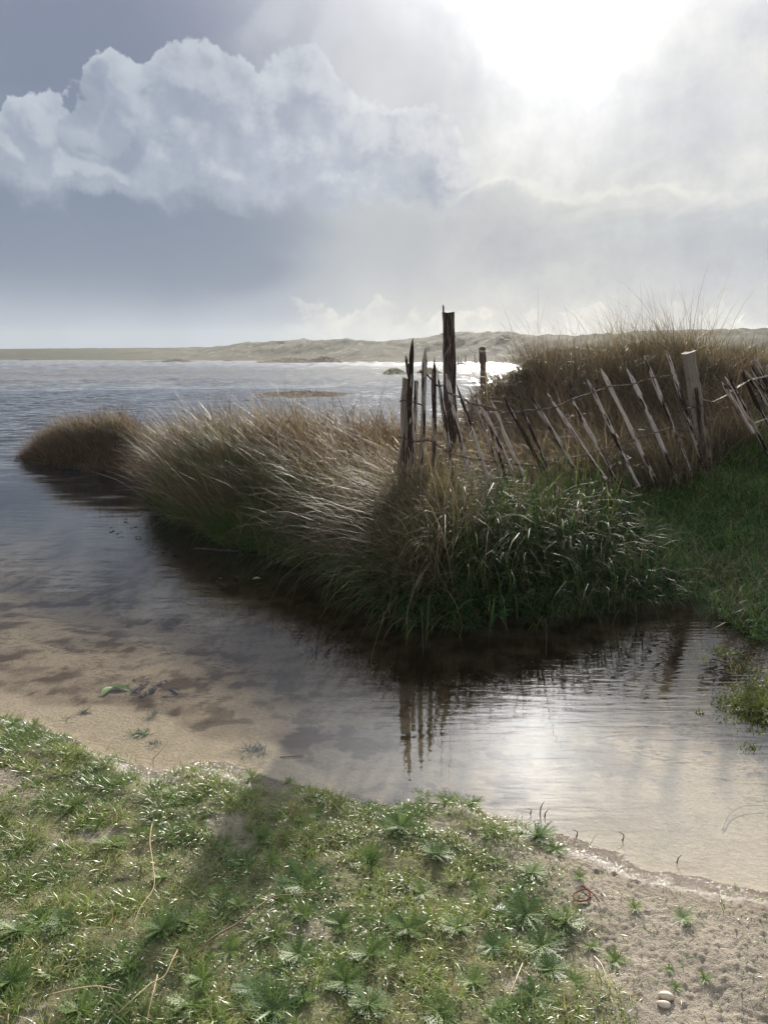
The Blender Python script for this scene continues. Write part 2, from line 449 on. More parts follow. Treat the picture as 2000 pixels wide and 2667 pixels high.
def water_material():
    m, n, out = new_mat("water")
    P = n.node('ShaderNodeNewGeometry', out='Position')
    sp = n.node('ShaderNodeSeparateXYZ', {0: P}, out=None)
    x, y = V(n, sp.outputs[0]), V(n, sp.outputs[1])
    big = n.noise(n.xyz(x * 0.35, y * 0.8, 0.0), 1.0, 2.0, 0.5) - 0.5
    far = n.step(8.5, 17.0, y + big * 5.0 - x * 0.25)
    far2 = n.step(25.0, 120.0, y)
    # fine cat's-paw ripples in the inlet
    r1 = n.noise(n.xyz(x * 4.5 + y * 1.2, y * 22.0, 0.0), 1.0, 2.0, 0.5, 0.4)
    r2 = n.noise(n.xyz(x * 1.8, y * 8.0 - x * .8, 4.0), 1.0, 2.0, 0.5, 0.3)
    r3 = n.noise(n.xyz(x * 1.0 + 3, y * 4.0 + x * 0.5, 8.0), 1.0, 2.0, 0.5, 0.6)
    patch = n.step(0.40, 0.62, n.noise(n.xyz(x * 0.55, y * 1.3, 2.0), 1.0, 3.0, 0.55))
    rip = n.step(-0.4, 0.6, x) * n.step(5.6, 4.3, y)
    amp = 0.25 + patch * 0.55 + rip * 1.6
    lf_ = n.step(0.2, -1.5, x)
    hn = r1 * 0.00055 * amp + r2 * 0.0006 * (0.4 + patch * 0.6 + lf_ * 2.0 + rip * 0.5) + r3 * (0.0004 + lf_ * 0.0032)
    # wind waves on the open lake
    f1 = n.noise(n.xyz(x * 1.6 + y * .5, y * 3.4 - x * .35, 1.0), 1.0, 4.0, 0.62, 0.5)
    f2 = n.noise(n.xyz(x * 5.0, y * 9.0, 6.0), 1.0, 2.0, 0.5, 0.5)
    hf = (f2 * 0.016 + f1 * 0.010) * far
    b = n.node('ShaderNodeBump', {'Strength': 1.0, 'Distance': 1.0, 'Height': hn + hf})
    bf = n.node('ShaderNodeNewGeometry', out='Backfacing')      # rays are not bent here, so keep the air-side index from below too
    fr = n.node('ShaderNodeFresnel', {'IOR': n.math('MULTIPLY_ADD', bf, 1 / 1.38 - 1.38, 1.38), 'Normal': b})
    gl = n.node('ShaderNodeBsdfAnisotropic', {'Color': (1, 1, 1, 1), 'Roughness': n.step(12.0, 150.0, y, 0.02, 0.22), 'Normal': b})
    tr = n.node('ShaderNodeBsdfTransparent', {'Color': (0.97, 0.94, 0.89, 1)})
    mx = n.node('ShaderNodeMixShader', {0: fr, 1: tr, 2: gl})
    n.link(mx, out.inputs[0]); return m

def blade_material(name, rough=0.42, spec=0.45, trans=0.35):
    m, n, out = new_mat(name)
    col = n.node('ShaderNodeVertexColor', layer_name='Col', out=0)
    p = n.node('ShaderNodeBsdfPrincipled', {'Base Color': col, 'Roughness': rough, 'Specular IOR Level': spec})
    t = n.node('ShaderNodeBsdfTranslucent', {'Color': n.mix(1.0, col, (1.25, 1.2, 0.9), 'MULTIPLY')})
    mx = n.node('ShaderNodeMixShader', {0: trans, 1: p, 2: t})
    n.link(mx, out.inputs[0]); return m

def wood_material(name, pale, dark, thr=0.5, soft=0.08, seed=0.0):
    m, n, out = new_mat(name)
    tc = n.node('ShaderNodeTexCoord', out='Object')
    oi = n.node('ShaderNodeObjectInfo', out='Random')
    off = n.xyz(oi * 31.0, oi * 17.0 + seed, oi * 5.0)
    P = n.vmath('ADD', tc, off)
    s1 = n.noise(n.vmath('MULTIPLY', P, (60, 60, 6)), 1.0, 4.0, 0.6, 0.3)
    s2 = n.noise(n.vmath('MULTIPLY', P, (240, 240, 7)), 1.0, 3.0, 0.6)
    s3 = n.noise(n.vmath('MULTIPLY', P, (9, 9, 2.2)), 1.0, 2.0, 0.5)
    t = n.step(thr - soft, thr + soft, s1 + (s3 - 0.5) * 0.7 + (oi - 0.5) * 0.16)
    c = n.mix(t, pale, dark)
    c = n.mix(n.step(0.56, 0.66, s2) * 0.85, c, n.mix(0.4, dark, (0.02, 0.015, 0.012)))
    c = n.mix(1.0, c, n.ramp(s3, [(0.2, (0.7, 0.72, 0.75)), (0.8, (1.25, 1.2, 1.15))]), 'MULTIPLY')
    b = n.node('ShaderNodeBump', {'Strength': 0.8, 'Distance': 0.004, 'Height': s2 * 0.6 + s1})
    p = n.node('ShaderNodeBsdfPrincipled', {'Base Color': c, 'Roughness': 0.85, 'Specular IOR Level': 0.12, 'Normal': b})
    n.link(p, out.inputs[0]); return m

def flat_material(name, c, rough=0.6, spec=0.4, metal=0.0, scale=60.0, var=0.3):
    m, n, out = new_mat(name)
    tc = n.node('ShaderNodeTexCoord', out='Object')
    v = n.noise(tc, scale, 4.0, 0.6) - 0.5
    v = v * (2 * var) + 1.0
    cc = n.mix(1.0, c, n.node('ShaderNodeCombineColor', {0: v, 1: v, 2: v}), 'MULTIPLY')
    p = n.node('ShaderNodeBsdfPrincipled', {'Base Color': cc, 'Roughness': rough, 'Specular IOR Level': spec, 'Metallic': metal})
    n.link(p, out.inputs[0]); return m

def dune_material():
    m, n, out = new_mat("dunes")
    col = n.node('ShaderNodeVertexColor', layer_name='Col', out=0)
    P = n.node('ShaderNodeNewGeometry', out='Position')
    a = n.noise(P, 1.1, 5.0, 0.7); b_ = n.noise(P, 0.16, 3.0, 0.6)
    v = (a - 0.5) * 1.4 + (b_ - 0.5) * 0.6 + 1.0
    c = n.mix(1.0, col, n.node('ShaderNodeCombineColor', {0: v, 1: v, 2: v}), 'MULTIPLY')
    b = n.node('ShaderNodeBump', {'Strength': 1.0, 'Distance': 0.5, 'Height': a})
    p = n.node('ShaderNodeBsdfPrincipled', {'Base Color': c, 'Normal': b, 'Roughness': 0.95, 'Specular IOR Level': 0.1})
    n.link(p, out.inputs[0]); return m

M_GROUND = ground_material(); M_WATER = water_material(); M_DUNE = dune_material()
M_STRAW = blade_material("dry_grass", 0.50, 0.16, 0.32)
M_LEAF = blade_material("green_leaf", 0.50, 0.26, 0.34)
M_LAWN = blade_material("lawn_blade", 0.34, 0.65, 0.45)
M_COVER = blade_material("ground_cover_leaf", 0.65, 0.06, 0.25)
M_HEATH = blade_material("heath", 0.6, 0.2, 0.25)
M_PALE = wood_material("split_chestnut", (0.55, 0.49, 0.46), (0.030, 0.020, 0.016), 0.52, 0.03)
M_PALE_DARK = wood_material("barked_chestnut", (0.36, 0.31, 0.28), (0.022, 0.015, 0.012), 0.46, 0.03, 3.0)
M_POST = wood_material("weathered_post", (0.25, 0.21, 0.18), (0.05, 0.036, 0.03), 0.60, 0.08, 7.0)
M_POST_DARK = wood_material("dark_post", (0.13, 0.095, 0.08), (0.025, 0.018, 0.016), 0.52, 0.1, 9.0)
M_WIRE = flat_material("rusty_wire", (0.05, 0.035, 0.03), 0.75, 0.25, 0.0)
M_WIRE_B = flat_material("bare_wire", (0.34, 0.32, 0.29), 0.55, 0.4, 0.2)

# ------------------------------------------------------------------ ground
xs = np.concatenate([-geo(7.5, 75, .06, 1.13)[::-1], lines([(-7.5, -1.75, .035), (-1.75, 1.75, .0065), (1.75, 5.5, .035)]), geo(5.5, 90, .06, 1.13)])
ys = np.concatenate([-geo(-1.0, 20, .1, 1.3)[::-1], lines([(1.0, 1.4, .04), (1.4, 3.3, .0065), (3.3, 13.5, .035)]), geo(13.5, 75, .06, 1.09, 1.5)])
gx, gy, gf = mesh_grid(xs, ys)
gsd = sdist(gx, gy)
gz = height(gx, gy, gsd)
lm = lawn_mask(gx, gy, gsd); nm = nearmask(gx, gy)
fg = (gx > -1.9) & (gx < 1.9) & (gy > 1.3) & (gy < 3.5) & (gz > 0.002)
# crumbly rain-pitted sand in the foreground
crumb = np.where(fg, np.abs(fbm(gx, gy, 36, 2, .7, seed=31)) * .011 + np.abs(pnoise(gx * 75, gy * 75, 33)) * .011 + .006 * fbm(gx, gy, 7, 2, seed=34), 0) * sst(0.0, .12, gsd)
gz = gz + (crumb * .75 - .003 * fg) * (1 - .6 * lm)
# pieces far out drop away under the dunes mesh
rr = np.hypot(gx, gy)
gz = np.where(rr > 68, gz - (rr - 68) * .3, gz)
C = lambda *a: np.array(a)[None, :]
n1 = fbm(gx, gy, 1.7, 4, seed=41)[:, None]; n2 = fbm(gx, gy, 7, 4, seed=42)[:, None]; n3 = fbm(gx * .6, gy * 1.3, 2.4, 4, seed=43)[:, None]
sand = C(.33, .288, .232) * (1 + .15 * n2)
wet = C(.20, .16, .12)
veg = C(.14, .14, .065) * (1 + .4 * n2)
dark = C(.035, .028, .018)  # bank ground, its colour darkened for the occlusion under the grass
inn = np.maximum(gsd, 0)[:, None]
cl = wet + (sand - wet) * sst(.03, .22, inn + .03 * n1)
cl = cl + (veg - cl) * (lm[:, None] * .85)
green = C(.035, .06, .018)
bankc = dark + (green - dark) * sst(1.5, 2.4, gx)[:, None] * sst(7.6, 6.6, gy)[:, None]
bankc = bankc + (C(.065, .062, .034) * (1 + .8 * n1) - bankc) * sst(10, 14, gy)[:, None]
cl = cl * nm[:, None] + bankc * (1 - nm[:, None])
# lake bed
outd = np.maximum(-gsd, 0)[:, None]
neard = np.where((gy < 4.6)[:, None], outd, 9)
pale = C(.37, .325, .245)
brown = C(.085, .062, .036)
deep = C(.022, .024, .030)
ppx, ppy = project(np.stack([gx, gy, gz], 1))
ppx = ppx[:, None]
edge_l = 1825 + 90 * sst(150, 700, ppx) + 300 * sst(650, 1150, ppx)
line = (edge_l - ppy[:, None]) / 100.0     # >0 beyond the pale strip
spot = sst(-.05, .35, n2 + .5 * n3)
det = sst(-.15, .25, line + .5 * n1) * (.68 + .32 * sst(-.2, .45, n3)) * (.62 + .5 * spot) * sst(2000, 1200, ppx)
bed = pale * (1 + .10 * n1)
bed = bed + (brown - bed) * np.clip(det, 0, 1)
bed = bed + (C(.08, .058, .04) - bed) * sst(.05, .7, n3) * .15 * sst(.1, .5, outd)
bank_shade = sst(1.6, .5, -sdist(gx, gy, np.array(BANK + [(90, 3), (90, 110), (22, 110), (9, 45), (1.3, 12), (.7, 10.4), (-.3, 9.7), (-2.8, 11), (-5, 12.9)])))[:, None]
bed = bed + (C(.010, .007, .0045) - bed) * bank_shade * (.93 + .07 * n2)  # shade and dark fence reflection beside the bank, painted into the bed colour
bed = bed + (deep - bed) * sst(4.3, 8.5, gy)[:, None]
isl = (gz > 0)[:, None]
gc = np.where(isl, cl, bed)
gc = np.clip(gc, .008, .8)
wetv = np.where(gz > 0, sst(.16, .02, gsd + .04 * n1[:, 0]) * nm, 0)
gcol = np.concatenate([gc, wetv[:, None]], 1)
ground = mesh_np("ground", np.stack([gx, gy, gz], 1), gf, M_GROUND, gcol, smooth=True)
tag(ground, kind='structure')

def hz(x, y): return height(x, y)

# ------------------------------------------------------------------ dunes on the far side of the lake
ang = np.radians(np.linspace(-38, 46, 760)); rad = np.concatenate([np.linspace(58, 130, 30, endpoint=False), np.linspace(130, 330, 130)])
A, RR = np.meshgrid(ang, rad)
dx, dy = (np.sin(A) * RR).ravel(), (np.cos(A) * RR).ravel()
Ad = np.degrees(A).ravel(); Rd = RR.ravel()
na, nr = len(ang), len(rad)
ii = np.arange(na * nr).reshape(nr, na)
dfc = np.stack([ii[:-1, :-1].ravel(), ii[:-1, 1:].ravel(), ii[1:, 1:].ravel(), ii[1:, :-1].ravel()], 1)
# shore radius by azimuth
sh_az = [-38, -28, -20, -13, -9, -5, 0, 5, 8, 11, 14, 20, 46]
sh_r = [262, 255, 240, 222, 205, 180, 165, 165, 150, 110, 75, 50, 45]
shore = np.interp(Ad, sh_az, sh_r) + 10 * fbm(dx, dy, .02, 3, seed=51)
top_az = [-38, -26, -22, -13, -9, -6, -2, 0, 3, 5.5, 8, 11, 14, 18, 22, 25, 30, 46]
top_py = [910, 910, 908, 905, 897, 890, 886, 884, 880, 868, 872, 874, 872, 868, 866, 860, 855, 850]
tel = np.arctan((925 - np.interp(Ad, top_az, top_py)) / 2000)
top = 1.6 + np.tan(tel) * np.maximum(shore + 55, 100) + .2
u = (Rd - shore)
prof = sst(3, 62, u)
ridge = 1 - np.abs(fbm(dx, dy, .045, 4, .5, seed=52)) * 1.3
bump = fbm(dx, dy, .03, 5, .55, seed=53)
rug = sst(-17, -11, Ad)
dz = np.where(u > 0, .12 + prof * (top - .2) * (.94 + rug * (.22 * (ridge - .62) + .10 * bump)) + rug * .5 * bump * sst(2, 20, u) + .10 * fbm(dx, dy, .2, 3, seed=54) + .25 * rug * np.abs(fbm(dx, dy, .35, 3, seed=57)) * sst(10, 40, u), -.5 + 0 * u)
dz = np.where(u > 0, np.minimum(dz, 99), np.maximum(-.6, -.1 + u * .05))
nn = fbm(dx, dy, .05, 4, seed=55)[:, None]; nb = fbm(dx, dy, .25, 3, seed=56)[:, None]
dc = C(.20, .175, .105) * (1 + .5 * nn)
dc = dc + (C(.075, .08, .04) - dc) * sst(.05, .45, nn + .5 * nb) * .85
dk = C(.10, .115, .06)
dc = dc + (dk - dc) * sst(-15, -20, Ad)[:, None] * .8
dc = dc + (C(.36, .33, .22) - dc) * sst(9, 3, u)[:, None] * .9
dc = dc + (C(.42, .38, .30) - dc) * (sst(.55, .8, nb) * rug[:, None])
rightf = sst(12, 17, Ad)[:, None]
dc = dc + (C(.10, .105, .05) * (1 + .6 * nb) - dc) * rightf * sst(60, 20, u)[:, None]
dunes = mesh_np("dunes", np.stack([dx, dy, dz], 1), dfc, M_DUNE, np.clip(dc * .50, .01, .7), smooth=True)
tag(dunes, kind='structure')

# water
wa = np.radians(np.concatenate([np.linspace(-30, 30, 760), np.linspace(30, 330, 60)[1:-1]]))
wr = np.concatenate([np.linspace(.3, 7.5, 24, endpoint=False), np.linspace(7.5, 40, 340, endpoint=False), np.linspace(40, 100, 260, endpoint=False), np.linspace(100, 270, 150, endpoint=False), [270, 320, 450, 800]])
WA, WR = np.meshgrid(wa, wr)
wx, wy = (np.sin(WA) * WR).ravel(), (np.cos(WA) * WR).ravel()
wR = WR.ravel(); insec = np.abs(np.degrees(WA).ravel()) < 30.01
fq = np.select([wR < 45, wR < 100], [1.0, .55], .2)
k1 = np.where(wR < 45, 1, 0) * 1.0
def wav(f): return pnoise(wx * 1.5 * f + wy * .35 * f, wy * 3.0 * f - wx * .25 * f, 81) * .030 / f + pnoise(wx * 3.4 * f, wy * 6.2 * f + wx * f, 82) * .008 / f
b1 = sst(34, 46, wR); b2 = sst(80, 105, wR)
wz = wav(1.0) * (1 - b1) + wav(.55) * 1.1 * b1 * (1 - b2) + wav(.2) * 1.2 * b2
gust = .6 + .8 * sst(-.4, .4, fbm(wx * .35, wy * .12, 1, 2, seed=83))
wz = wz * 2.0 * sst(9.0, 19.0, wR + 4 * fbm(wx, wy, .25, 2, seed=84) - wx * .35) * gust * insec
wna, wnr = len(wa), len(wr)
wi = np.arange(wna * wnr).reshape(wnr, wna); wj = np.roll(wi, -1, 1)
wf = np.stack([wi[:-1].ravel(), wj[:-1].ravel(), wj[1:].ravel(), wi[1:].ravel()], 1)
water = mesh_np("water", np.stack([wx, wy, wz], 1), wf, M_WATER, smooth=True); tag(water, kind='structure')
# land beyond the dunes, out to the horizon
fl = mesh_np("far_ground", [(-1500, 300, -.7), (1500, 300, -.7), (1500, 2400, -.7), (-1500, 2400, -.7)], [(0, 1, 2, 3)], M_GROUND,
             np.tile(np.array([[.1, .1, .06, 0]]), (4, 1))); tag(fl, kind='structure')

# ------------------------------------------------------------------ low islets
def islet(name, px0, px1, py, depth, hgt, col):
    a, b = at_z(px0, py), at_z(px1, py)
    cx, cy = (a.x + b.x) / 2, a.y + depth / 2
    rx = (b.x - a.x) / 2; ry = depth / 2
    th = np.linspace(0, 2 * np.pi, 60, endpoint=False); rs = np.linspace(0, 1.15, 16)
    T, S = np.meshgrid(th, rs)
    wob = 1 + .25 * fbm(np.cos(T) * 2 + px0, np.sin(T) * 2, 1, 3)
    X = cx + np.cos(T) * S * rx * wob; Y = cy + np.sin(T) * S * ry * wob
    Z = hgt * (1 - S ** 2) * (1 + .7 * fbm(X, Y, 6 / max(rx, .1), 3, seed=61))
    nt, ns = len(th), len(rs)
    k = np.arange(nt * ns).reshape(ns, nt)
    F = np.stack([k[:-1].ravel(), np.roll(k, -1, 1)[:-1].ravel(), np.roll(k, -1, 1)[1:].ravel(), k[1:].ravel()], 1)
    c = np.tile(np.array([col]), (X.size, 1)) * (1 + .4 * fbm(X.ravel(), Y.ravel(), 2, 3)[:, None])
    o = mesh_np(name, np.stack([X.ravel(), Y.ravel(), Z.ravel()], 1), F, M_DUNE, c, smooth=True)
    return tag(o, kind='structure'), (cx, cy, rx, ry, hgt)

isl = []
isl.append(islet("islet", 640, 900, 1036, 5.0, .08, (.055, .04, .028)))
isl.append(islet("islet", 998, 1062, 977, 9.0, .30, (.10, .10, .05)))
isl.append(islet("islet", 1092, 1160, 975, 9.0, .30, (.12, .10, .06)))
isl.append(islet("islet", 395, 482, 944, 14.0, .55, (.05, .045, .035)))
isl.append(islet("islet", 345, 420, 944, 8.0, .16, (.06, .05, .04)))
isl.append(islet("islet", 45, 62, 940, 8.0, .4, (.05, .045, .035)))
isl.append(islet("islet", 570, 600, 942, 10.0, .3, (.06, .05, .04)))
isl.append(islet("islet", 640, 850, 946, 22.0, .7, (.10, .075, .05)))
isl.append(islet("islet", 790, 890, 945.5, 12.0, .95, (.09, .07, .045)))
isl.append(islet("islet", 1190, 1222, 951, 8.0, .3, (.08, .07, .05)))

# ------------------------------------------------------------------ grass generator
def blades(root, L, az, th0, th1, w, segs, base, tip, twist=0.6, flat=None):
    N = len(root)
    t = np.linspace(0, 1, segs + 1)
    p = np.array(root, float)
    V_, C_ = [], []
    ra = rng.uniform(-twist, twist, N)
    side_az = az + np.pi / 2 + ra
    for k, tt in enumerate(t):
        th = th0 + (th1 - th0) * tt ** 1.2
        d = np.stack([np.sin(th) * np.cos(az), np.sin(th) * np.sin(az), np.cos(th)], 1)
        if k: p = p + d * (L / segs)[:, None]
        ww = w * (1 - tt ** 1.7 * .96) * .5
        s = np.stack([np.cos(side_az), np.sin(side_az), .25 * np.sin(3 * ra)], 1) * ww[:, None]
        V_ += [p - s, p + s]
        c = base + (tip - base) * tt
        C_ += [c, c]
    Vv = np.stack(V_, 1).reshape(-1, 3); Cc = np.stack(C_, 1).reshape(-1, 3)
    m = 2 * (segs + 1)
    o = (np.arange(N) * m)[:, None]
    F = []
    for k in range(segs):
        a = 2 * k
        F.append(np.concatenate([o + a, o + a + 1, o + a + 3, o + a + 2], 1))
    return Vv, np.concatenate(F, 0), Cc

class Acc:
    def __init__(s): s.v = []; s.f = []; s.c = []; s.n = 0
    def add(s, t):
        v, f, c = t; s.v.append(v); s.f.append(f + s.n); s.c.append(c); s.n += len(v)
    def build(s, name, mat, parent=None, **kw):
        c = np.concatenate(s.c)
        return mesh_np(name, np.concatenate(s.v), np.concatenate(s.f), mat, np.clip(c, .004, .9), parent=parent, **kw)

def scatter(n, x0, x1, y0, y1, dens):
    """rejection sampling; dens(x,y,sd)->0..1"""
    X = rng.uniform(x0, x1, n); Y = rng.uniform(y0, y1, n)
    sd = sdist(X, Y)
    k = rng.random(n) < dens(X, Y, sd)
    X, Y, sd = X[k], Y[k], sd[k]
    Z = height(X, Y, sd)
    k = Z > -.03
    return np.stack([X[k], Y[k], Z[k] - .01], 1), sd[k]

def pick(pal, N, w=None, var=.18):
    pal = np.array(pal)
    i = rng.choice(len(pal), N, p=None if w is None else np.array(w) / np.sum(w))
    return pal[i] * (1 + rng.normal(0, var, (N, 1)))

STRAW = [(.24, .19, .13), (.17, .13, .085), (.40, .33, .24), (.11, .08, .052), (.15, .135, .07)]
BROWN = [(.13, .08, .05), (.085, .052, .034), (.19, .12, .075), (.055, .035, .024)]
GREEN = [(.07, .15, .035), (.10, .19, .045), (.05, .11, .028), (.14, .19, .06)]
DGREEN = [(.025, .055, .022), (.035, .07, .025), (.02, .045, .022), (.05, .085, .03)]

def tufts(acc, centers, per, rad, L, lean_az, lean, spread, w, pal, wts=None, segs=5, basecol=(.09, .06, .035), droop=.9, Lvar=.25):
    """tussocks: blades fan out of each centre and are combed by the wind"""
    n = len(centers)
    la = lean_az + rng.normal(0, .5, n); lean_az = np.repeat(la, per); lean = np.repeat(lean * rng.uniform(.35, 1.5, n), per)
    cen = np.repeat(np.asarray(centers), per, 0); N = len(cen)
    r = rad * np.sqrt(rng.random(N)); ph = rng.uniform(0, 2 * np.pi, N)
    X = cen[:, 0] + r * np.cos(ph); Y = cen[:, 1] + r * np.sin(ph)
    Z = height(X, Y) - .02
    wet_ = Z < -.025; stray = rng.random(N) < .14; Z = np.maximum(Z, -.03)
    ox = np.cos(ph) * spread * (r / rad) + np.cos(lean_az) * lean + rng.normal(0, .30, N)
    oy = np.sin(ph) * spread * (r / rad) + np.sin(lean_az) * lean + rng.normal(0, .34, N)
    az = np.where(stray, rng.uniform(0, 2 * np.pi, N), np.arctan2(oy, ox)); mag = np.hypot(ox, oy) * np.where(stray, rng.uniform(.1, 1.2, N), 1)
    th0 = np.clip(mag * .35 + rng.normal(0, .08, N), 0, 1.1)
    th1 = np.clip(mag * 1.0 + droop * rng.random(N), .1, 2.5)
    sc = np.repeat(rng.uniform(.75, 1.2, n), per)
    LL = L * sc * (1 + rng.normal(0, Lvar, N)).clip(.35, 1.6)
    far_ = rng.random(N) < .10
    LL = np.where(far_, LL * 1.35, LL); th1 = np.where(far_, th1 + .5, th1)
    LL = np.where(wet_, .004, LL)
    tint = np.repeat(1 + rng.normal(0, .16, (n, 1)), per, 0)
    tip = pick(pal, N, wts) * tint
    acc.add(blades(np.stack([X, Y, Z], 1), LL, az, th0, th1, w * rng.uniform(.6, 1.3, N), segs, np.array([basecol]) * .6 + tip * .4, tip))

def centers(n, x0, x1, y0, y1, dens):
    return scatter(n, x0, x1, y0, y1, dens)[0]

PI = math.pi
WIND = PI * 1.02   # blades stream towards the left

# marram on the spit left of the fence
a = Acc()
def d_marram(x, y, sd):
    return (sd > .12) & (y < 9.6) & (x < .35) & (x > -2.75)
c1 = centers(1500, -3.1, .35, 5.2, 9.6, d_marram)
c1 = c1[:300]
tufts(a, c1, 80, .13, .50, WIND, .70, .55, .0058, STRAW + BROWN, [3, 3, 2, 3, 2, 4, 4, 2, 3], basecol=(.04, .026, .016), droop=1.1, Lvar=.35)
crest = [(x, 7.4 + .5 * math.sin(x * 5) + rng.normal(0, .2), 0) for x in np.linspace(-2.4, -.7, 26)]
tufts(a, crest, 55, .16, .62, WIND, .65, .3, .0055, STRAW, [3, 2, 3, 1, 2], droop=.5)
o = a.build("marram_grass", M_STRAW)
tag(o, 'straw coloured marram grass streaming left over the spit beside the water', 'grass', kind='stuff')

# dark heath between marram and fence
a = Acc()
c2 = centers(900, -1.3, .9, 6.3, 9.3, lambda x, y, sd: (sd > .15) & (y > 6.9 + .25 * (x < -.4)))[:170]
tufts(a, c2, 90, .20, .34, WIND, .2, 1.1, .0052, BROWN + [(.30, .21, .13)], [3, 3, 3, 2, 1], basecol=(.05, .03, .02), droop=1.2)
o = a.build("bracken_scrub", M_HEATH)
tag(o, 'dark brown tangled scrub between the marram and the fence', 'scrub', kind='stuff')

# left hummock of low heath
a = Acc()
c3 = centers(900, -6.0, -2.6, 9.3, 12.8, lambda x, y, sd: (sd > .05))[:330]
tufts(a, c3, 85, .16, .24, WIND, .25, 1.2, .0055, BROWN + [(.20, .11, .07), (.26, .20, .10)], [3, 2, 3, 2, 3, 2], segs=3, basecol=(.04, .025, .02), droop=1.0, Lvar=.5)
c3b = centers(500, -4.9, -2.7, 9.5, 12.2, lambda x, y, sd: (sd > .2))[:95]
tufts(a, c3b, 60, .15, .42, WIND, .7, .5, .005, STRAW + GREEN[:1], [3, 3, 2, 2, 3, 1], segs=4, droop=.8)
tufts(a, centers(500, -5.9, -2.8, 9.5, 12.6, lambda x, y, sd: sd > .15)[:170], 14, .15, .33, WIND, .1, .5, .006, [(.10, .055, .045), (.14, .07, .05), (.07, .04, .03)], segs=4, basecol=(.05, .03, .02), droop=.5, Lvar=.5)
o = a.build("heath_hummock", M_HEATH)
tag(o, 'low reddish brown heath hummock at the tip of the spit', 'heath', kind='stuff')

# long grass grown through the fence, and the lee slope of the mound behind
a = Acc()
fl_y = lambda x: 5.65 + (x - .2) * .5
c4_ = centers(2600, .25, 3.6, 5.3, 9.2, lambda x, y, sd: (sd > .45) & (y > fl_y(x) - .12 - .2 * (x < .6)) & (y < 9.2))[:300]
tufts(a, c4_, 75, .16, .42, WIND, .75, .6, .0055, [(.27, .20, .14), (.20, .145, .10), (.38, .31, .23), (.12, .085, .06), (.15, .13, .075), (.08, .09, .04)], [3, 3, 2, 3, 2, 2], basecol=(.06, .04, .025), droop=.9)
o = a.build("fence_grass", M_STRAW)
tag(o, 'tawny long grass growing through and behind the leaning fence', 'grass', kind='stuff')

a = Acc()
c5 = centers(3200, .9, 7.0, 7.9, 12.5, lambda x, y, sd: (sd > .25))[:520]
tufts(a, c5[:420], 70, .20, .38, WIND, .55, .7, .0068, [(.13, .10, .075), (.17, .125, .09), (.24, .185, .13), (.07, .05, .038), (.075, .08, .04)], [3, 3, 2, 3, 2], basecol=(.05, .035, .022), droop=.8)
# wisps on the crest against the sky
cw = [(x, 9.7 + rng.normal(0, .5), 0) for x in list(rng.normal(1.95, .10, 10)) + list(rng.uniform(2.2, 4.0, 36)) + list(rng.normal(3.45, .25, 18))]
tufts(a, cw, 20, .14, .74, WIND, .75, .25, .0050, [(.20, .16, .11), (.27, .20, .13), (.15, .14, .08)], basecol=(.06, .05, .03), droop=.45)
o = a.build("mound_grass", M_STRAW)
tag(o, 'brown tussocky grass covering the mound behind the fence', 'grass', kind='stuff')

# right hand field, low green-brown vegetation
a = Acc()
c6 = centers(11000, 1.2, 16, 8.5, 36, lambda x, y, sd: (sd > .3) & (x > 3.0 + (y < 12) * 1.6 - (y > 14)*3) & (x < 2.2 + y * .56))[:1500]
tufts(a, c6, 32, .35, .34, WIND, .35, 1.0, .010, [(.11, .12, .05), (.17, .15, .07), (.24, .18, .10), (.08, .10, .04)], segs=3, basecol=(.05, .045, .025), droop=.8)
o = a.build("field_grass", M_HEATH)
tag(o, 'green brown rough grass of the field on the right', 'grass', kind='stuff')

a = Acc()
c6b = centers(9000, 3.0, 40, 30, 74, lambda x, y, sd: (sd > .3) & (x < 3 + y * .56))[:1500]
tufts(a, c6b, 22, .8, .55, WIND, .3, 1.2, .035, [(.09, .095, .045), (.14, .12, .06), (.18, .145, .09), (.06, .07, .035)], segs=2, basecol=(.05, .045, .028), droop=.6)
o = a.build("field_scrub", M_HEATH)
tag(o, 'dark scrub dotted over the far part of the right field', 'scrub', kind='stuff')

# green toe of the bank
a = Acc()
c7 = centers(1400, -2.3, .2, 5.0, 8.0, lambda x, y, sd: (sd > .0) & (sd < .55))[:300]
tufts(a, c7, 80, .12, .32, PI * 1.15, .3, .9, .005, GREEN + [(.20, .18, .08)], [3, 3, 2, 2, 1], basecol=(.03, .045, .018), droop=1.0)
o = a.build("bank_toe_grass", M_LEAF)
tag(o, 'fresh green grass on the toe of the spit at the water edge', 'grass', kind='stuff')

# front face below the fence: drooping straw and dark green
a = Acc()
c8 = centers(1600, -.3, 2.3, 4.3, 6.4, lambda x, y, sd: (sd > .10) & (y < fl_y(x) + .1) & (x < 1.7))[:48]
tufts(a, c8, 30, .12, .46, PI * 1.3, .75, .7, .0042, STRAW + DGREEN[:2], [3, 3, 1, 3, 2, 2, 2], basecol=(.05, .04, .02), droop=1.2)
c8c = centers(2200, .0, 2.0, 4.3, 6.2, lambda x, y, sd: (sd > .04) & (y < fl_y(x) + .1) & (x < 1.75))[:150]
tufts(a, c8c, 36, .12, .46, PI * 1.25, .8, .8, .0060, DGREEN + GREEN + STRAW[:2], [4, 4, 3, 3, 3, 3, 2, 2, 2, 2], basecol=(.03, .04, .018), droop=1.3)
c8d = centers(2600, -.6, 2.1, 4.25, 5.6, lambda x, y, sd: (sd > .0) & (sd < .16) & (x < 2.1))[:90]
tufts(a, c8d, 40, .08, .22, PI * 1.4, .7, .8, .0045, GREEN + DGREEN + STRAW[:1], basecol=(.03, .045, .018), droop=1.5)
c8b = centers(900, -.4, .5, 4.7, 5.7, lambda x, y, sd: (sd > .12))[:46]
